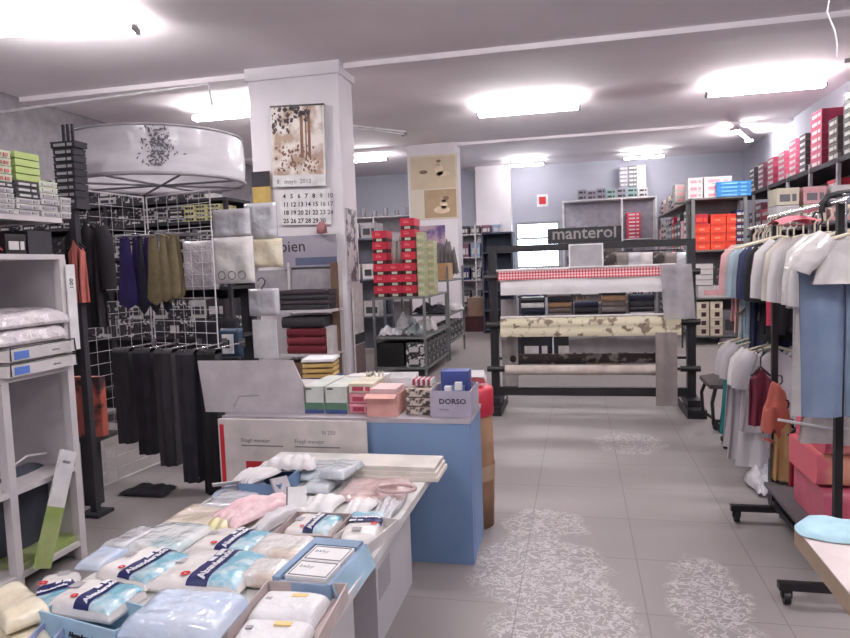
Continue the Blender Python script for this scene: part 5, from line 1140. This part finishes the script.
for k in range(8):   # empty hangers in the near row
    tag(link('empty_hanger', HM, None, (RAX if k < 3 else RBX, 3.66+.05*k if k < 3 else 4.2+.14*k, H1-.1), .1*math.sin(k)), 'cream empty hanger on the rails, %s from the camera' % NTH[k], 'hanger', 'empty hangers')
# little hanging coloured items in the dark gap
for k, (px, py0, py1, m_, ll) in enumerate(((756, 262, 275, red, 'small red tag hanging on the black shirt'), (757, 275, 296, mat('powder_blue', (0, 0, 0)), 'narrow pale blue strap hanging under the red tag'), (765, 278, 290, mat('teal_cloth', (40, 112, 120), .8), 'small teal item hanging beside the blue strap'), (768, 290, 325, mat('raspberry_cloth', (196, 62, 92), .8), 'raspberry scarf hanging below the teal item'))):
    a = PY(px-4, py1, 4.18); c = PY(px+4, py0, 4.18); w_ = c.x-a.x; h_ = c.z-a.z
    b = MB(); b.grid(lambda u, v: ((u-.5)*w_, -.012*math.sin(PI*u), h_*v), 6, 6); b.grid(lambda u, v: ((.5-u)*w_, .004, h_*v), 2, 6)
    tag(b.build('hanging_accessory', m_, None, ((a.x+c.x)/2, 4.17-.012*k, a.z)), ll, 'accessory')
# lower tier: white coats
LZ = .86
attach(MB().tube([(0, -.05, 0), (0, 1.4, 0)], .012, 8).build('low_rail', black, None, (RBX-.03, 4.0, LZ+.1)), R2)
for k, (y, m_, L, ll) in enumerate(((4.86, mat('teal_green_cloth', (26, 112, 110), .85), .66, 'teal green garment at the far end of the low rail'), (4.76, mat('ivory_grey', (188, 182, 184), .85, (170, 164, 168), 5), .72, 'off-white long garment on the low rail, farthest white one'), (4.62, mat('ivory_grey', (0, 0, 0)), .76, 'off-white long garment in the middle of the low rail'), (4.4, white_cloth, .74, 'white long garment on the low rail, nearest'), (4.3, mat('ivory_grey', (0, 0, 0)), .5, 'short off-white garment at the near end of the low rail'))):
    hang_top(ll, (RBX-.1, y, LZ), .15, L, .04, m_, 500+k, .05*k, .14 if k else 0, .25, 'long garments on the low rail')
knit('dark_print_heap', 'dark printed clothes piled above the white coats', (RBX+.03, 4.7, LZ+.115), 0, .34, .5, .13, 160, mat('dark_camo', (52, 48, 54), .9, (126, 118, 120), 10, thr=(.52, .6)), 5, 'clothes')
b = MB().box(-.05, .05, -.04, .04, 0, .42); tag(b.build('dark_case', black, None, (RBX-.13, 4.02, .001)), 'narrow black case standing between the rails', 'case')
knit('folded_cloth', 'grey shiny packet lying on the foot of the second rail', (RBX-.12, 4.3, .001), 0, .2, .3, .12, 161, filmg, 4, 'packet')
# ------------------------------------------------------------------ chair
CHX, CHY = 1.08, 5.55
cs = PY(715, 388, 5.45)
t = thing('visitor_chair', 'dark chair with a bent tube frame on casters half hidden by the white coats', 'chair', (PY(704, 388, 5.6).x+.22, 5.58, 0), -PI/2)
b = MB(); b.grid(lambda u, v: ((u-.5)*.44, (v-.5)*.44, .44+.04*(1-abs(2*u-1)**4)*(1-abs(2*v-1)**4)), 14, 14); b.grid(lambda u, v: ((.5-u)*.44, (v-.5)*.44, .41), 4, 4)
for s in (0, 1): b.grid(lambda u, v: ((s-.5)*.44, (u-.5)*.44*(1 if s else -1), .41+.03*v), 4, 1); b.grid(lambda u, v: ((.5-u)*.44*(1 if s else -1), (s-.5)*.44, .41+.03*v), 4, 1)
b.build('seat', mat('brown_grey_seat', (70, 62, 62), .7), t)
b = MB(); b.grid(lambda u, v: ((u-.5)*.4, .2+.03*v+.02*abs(2*u-1)**2, .56+.36*v), 10, 8); b.grid(lambda u, v: ((.5-u)*.4, .24+.03*v, .56+.36*v), 10, 8); b.build('backrest', mat('brown_grey_seat', (0, 0, 0)), t)
for s in (-1, 1):
    b = MB(); b.tube([(s*.17-.03*(s < 0), -.17, .41), (s*.2-.05*(s < 0), -.2, .3), (s*.2-.05*(s < 0), -.19, .14), (s*.19, -.1, .075), (s*.16, .12, .07)], .014, 8); b.build('frame_leg', black, t)
    MB().tube([(s*.19, .2, .41), (s*.2, .2, .1)], .014, 8).build('frame_leg', black, t)
    MB().tube([(s*.17, .18, .41), (s*.17, .25, .6)], .012, 8).build('back_support', black, t)
    for y in (-.1, .18): MB().tube([(s*.18-.012, y, .03), (s*.18+.012, y, .03)], .03, 12).box(s*.18-.01, s*.18+.01, y-.01, y+.01, .03, .09).build('caster', black, t)
# ------------------------------------------------------------------ near right table
tx0 = .53
t = thing('side_table', 'wooden-edged white topped table at the bottom right corner', 'table', (tx0+.4, 1.2, 0))
MB().box(-.4, .5, -.5, .66, .655, .7).build('tabletop', wood, t); MB().box(-.4, .5, -.5, .66, .7, .703).build('white_laminate', mat('pinkish_laminate', (222, 208, 206), .35), t)
for x in (-.36, .42):
    for y in (-.45, .1): MB().box(x+.04, x+.09, y, y+.05, 0, .655).build('leg', wood, t)
v = PZ(834, 532, .705)
o = thing('folded_shirt', 'light blue folded cloth on the bottom right table', 'garment', (v.x+.03, v.y, .7035), -.3)
h = pack_fn(.2, .14, .014, 170, 1.2, 6)
b = MB(); b.grid(lambda u, v: ((u-.5)*.2*(1+.15*math.sin(v*4)), (v-.5)*.14*(1+.2*math.sin(u*5)), h((u-.5)*.2, (v-.5)*.14)), 20, 16); b.grid(lambda u, v: ((.5-u)*.19, (v-.5)*.13, 0), 2, 2); b.build('cloth', mat('aqua_cloth', (170, 204, 216), .85, (150, 186, 200), 20), o)
# right side, tall clutter behind the rails: pale boxes
for j in range(5):
    for k in range(2):
        carton('pale_bag', 'pale garment box on the shelf behind the rails, %s from left, %s' % (NTH[j], ('lower', 'upper')[k]), (2.0+.24*j, 7.3, 1.7+k*.17), .2, .3, .165, [[offw, cream, pink][(j+k) % 3], grey], 'label', 0, 'boxes behind the garment rails')
shelving('grey shelf behind the garment rails at the right', 1.85, 3.1, 7.28, 7.7, (.5, 1.1, 1.672), (1.88, 3.07), grey)
for j in range(6):
    carton('dark_carton', 'dark carton behind the garment rails, %s from the left' % NTH[j], (1.98+.19*j, 7.31, 1.1265), .17, .3, .35, [[dk, char, fm[5]][j % 3], wh], 'label', 0, 'dark cartons behind the rails')
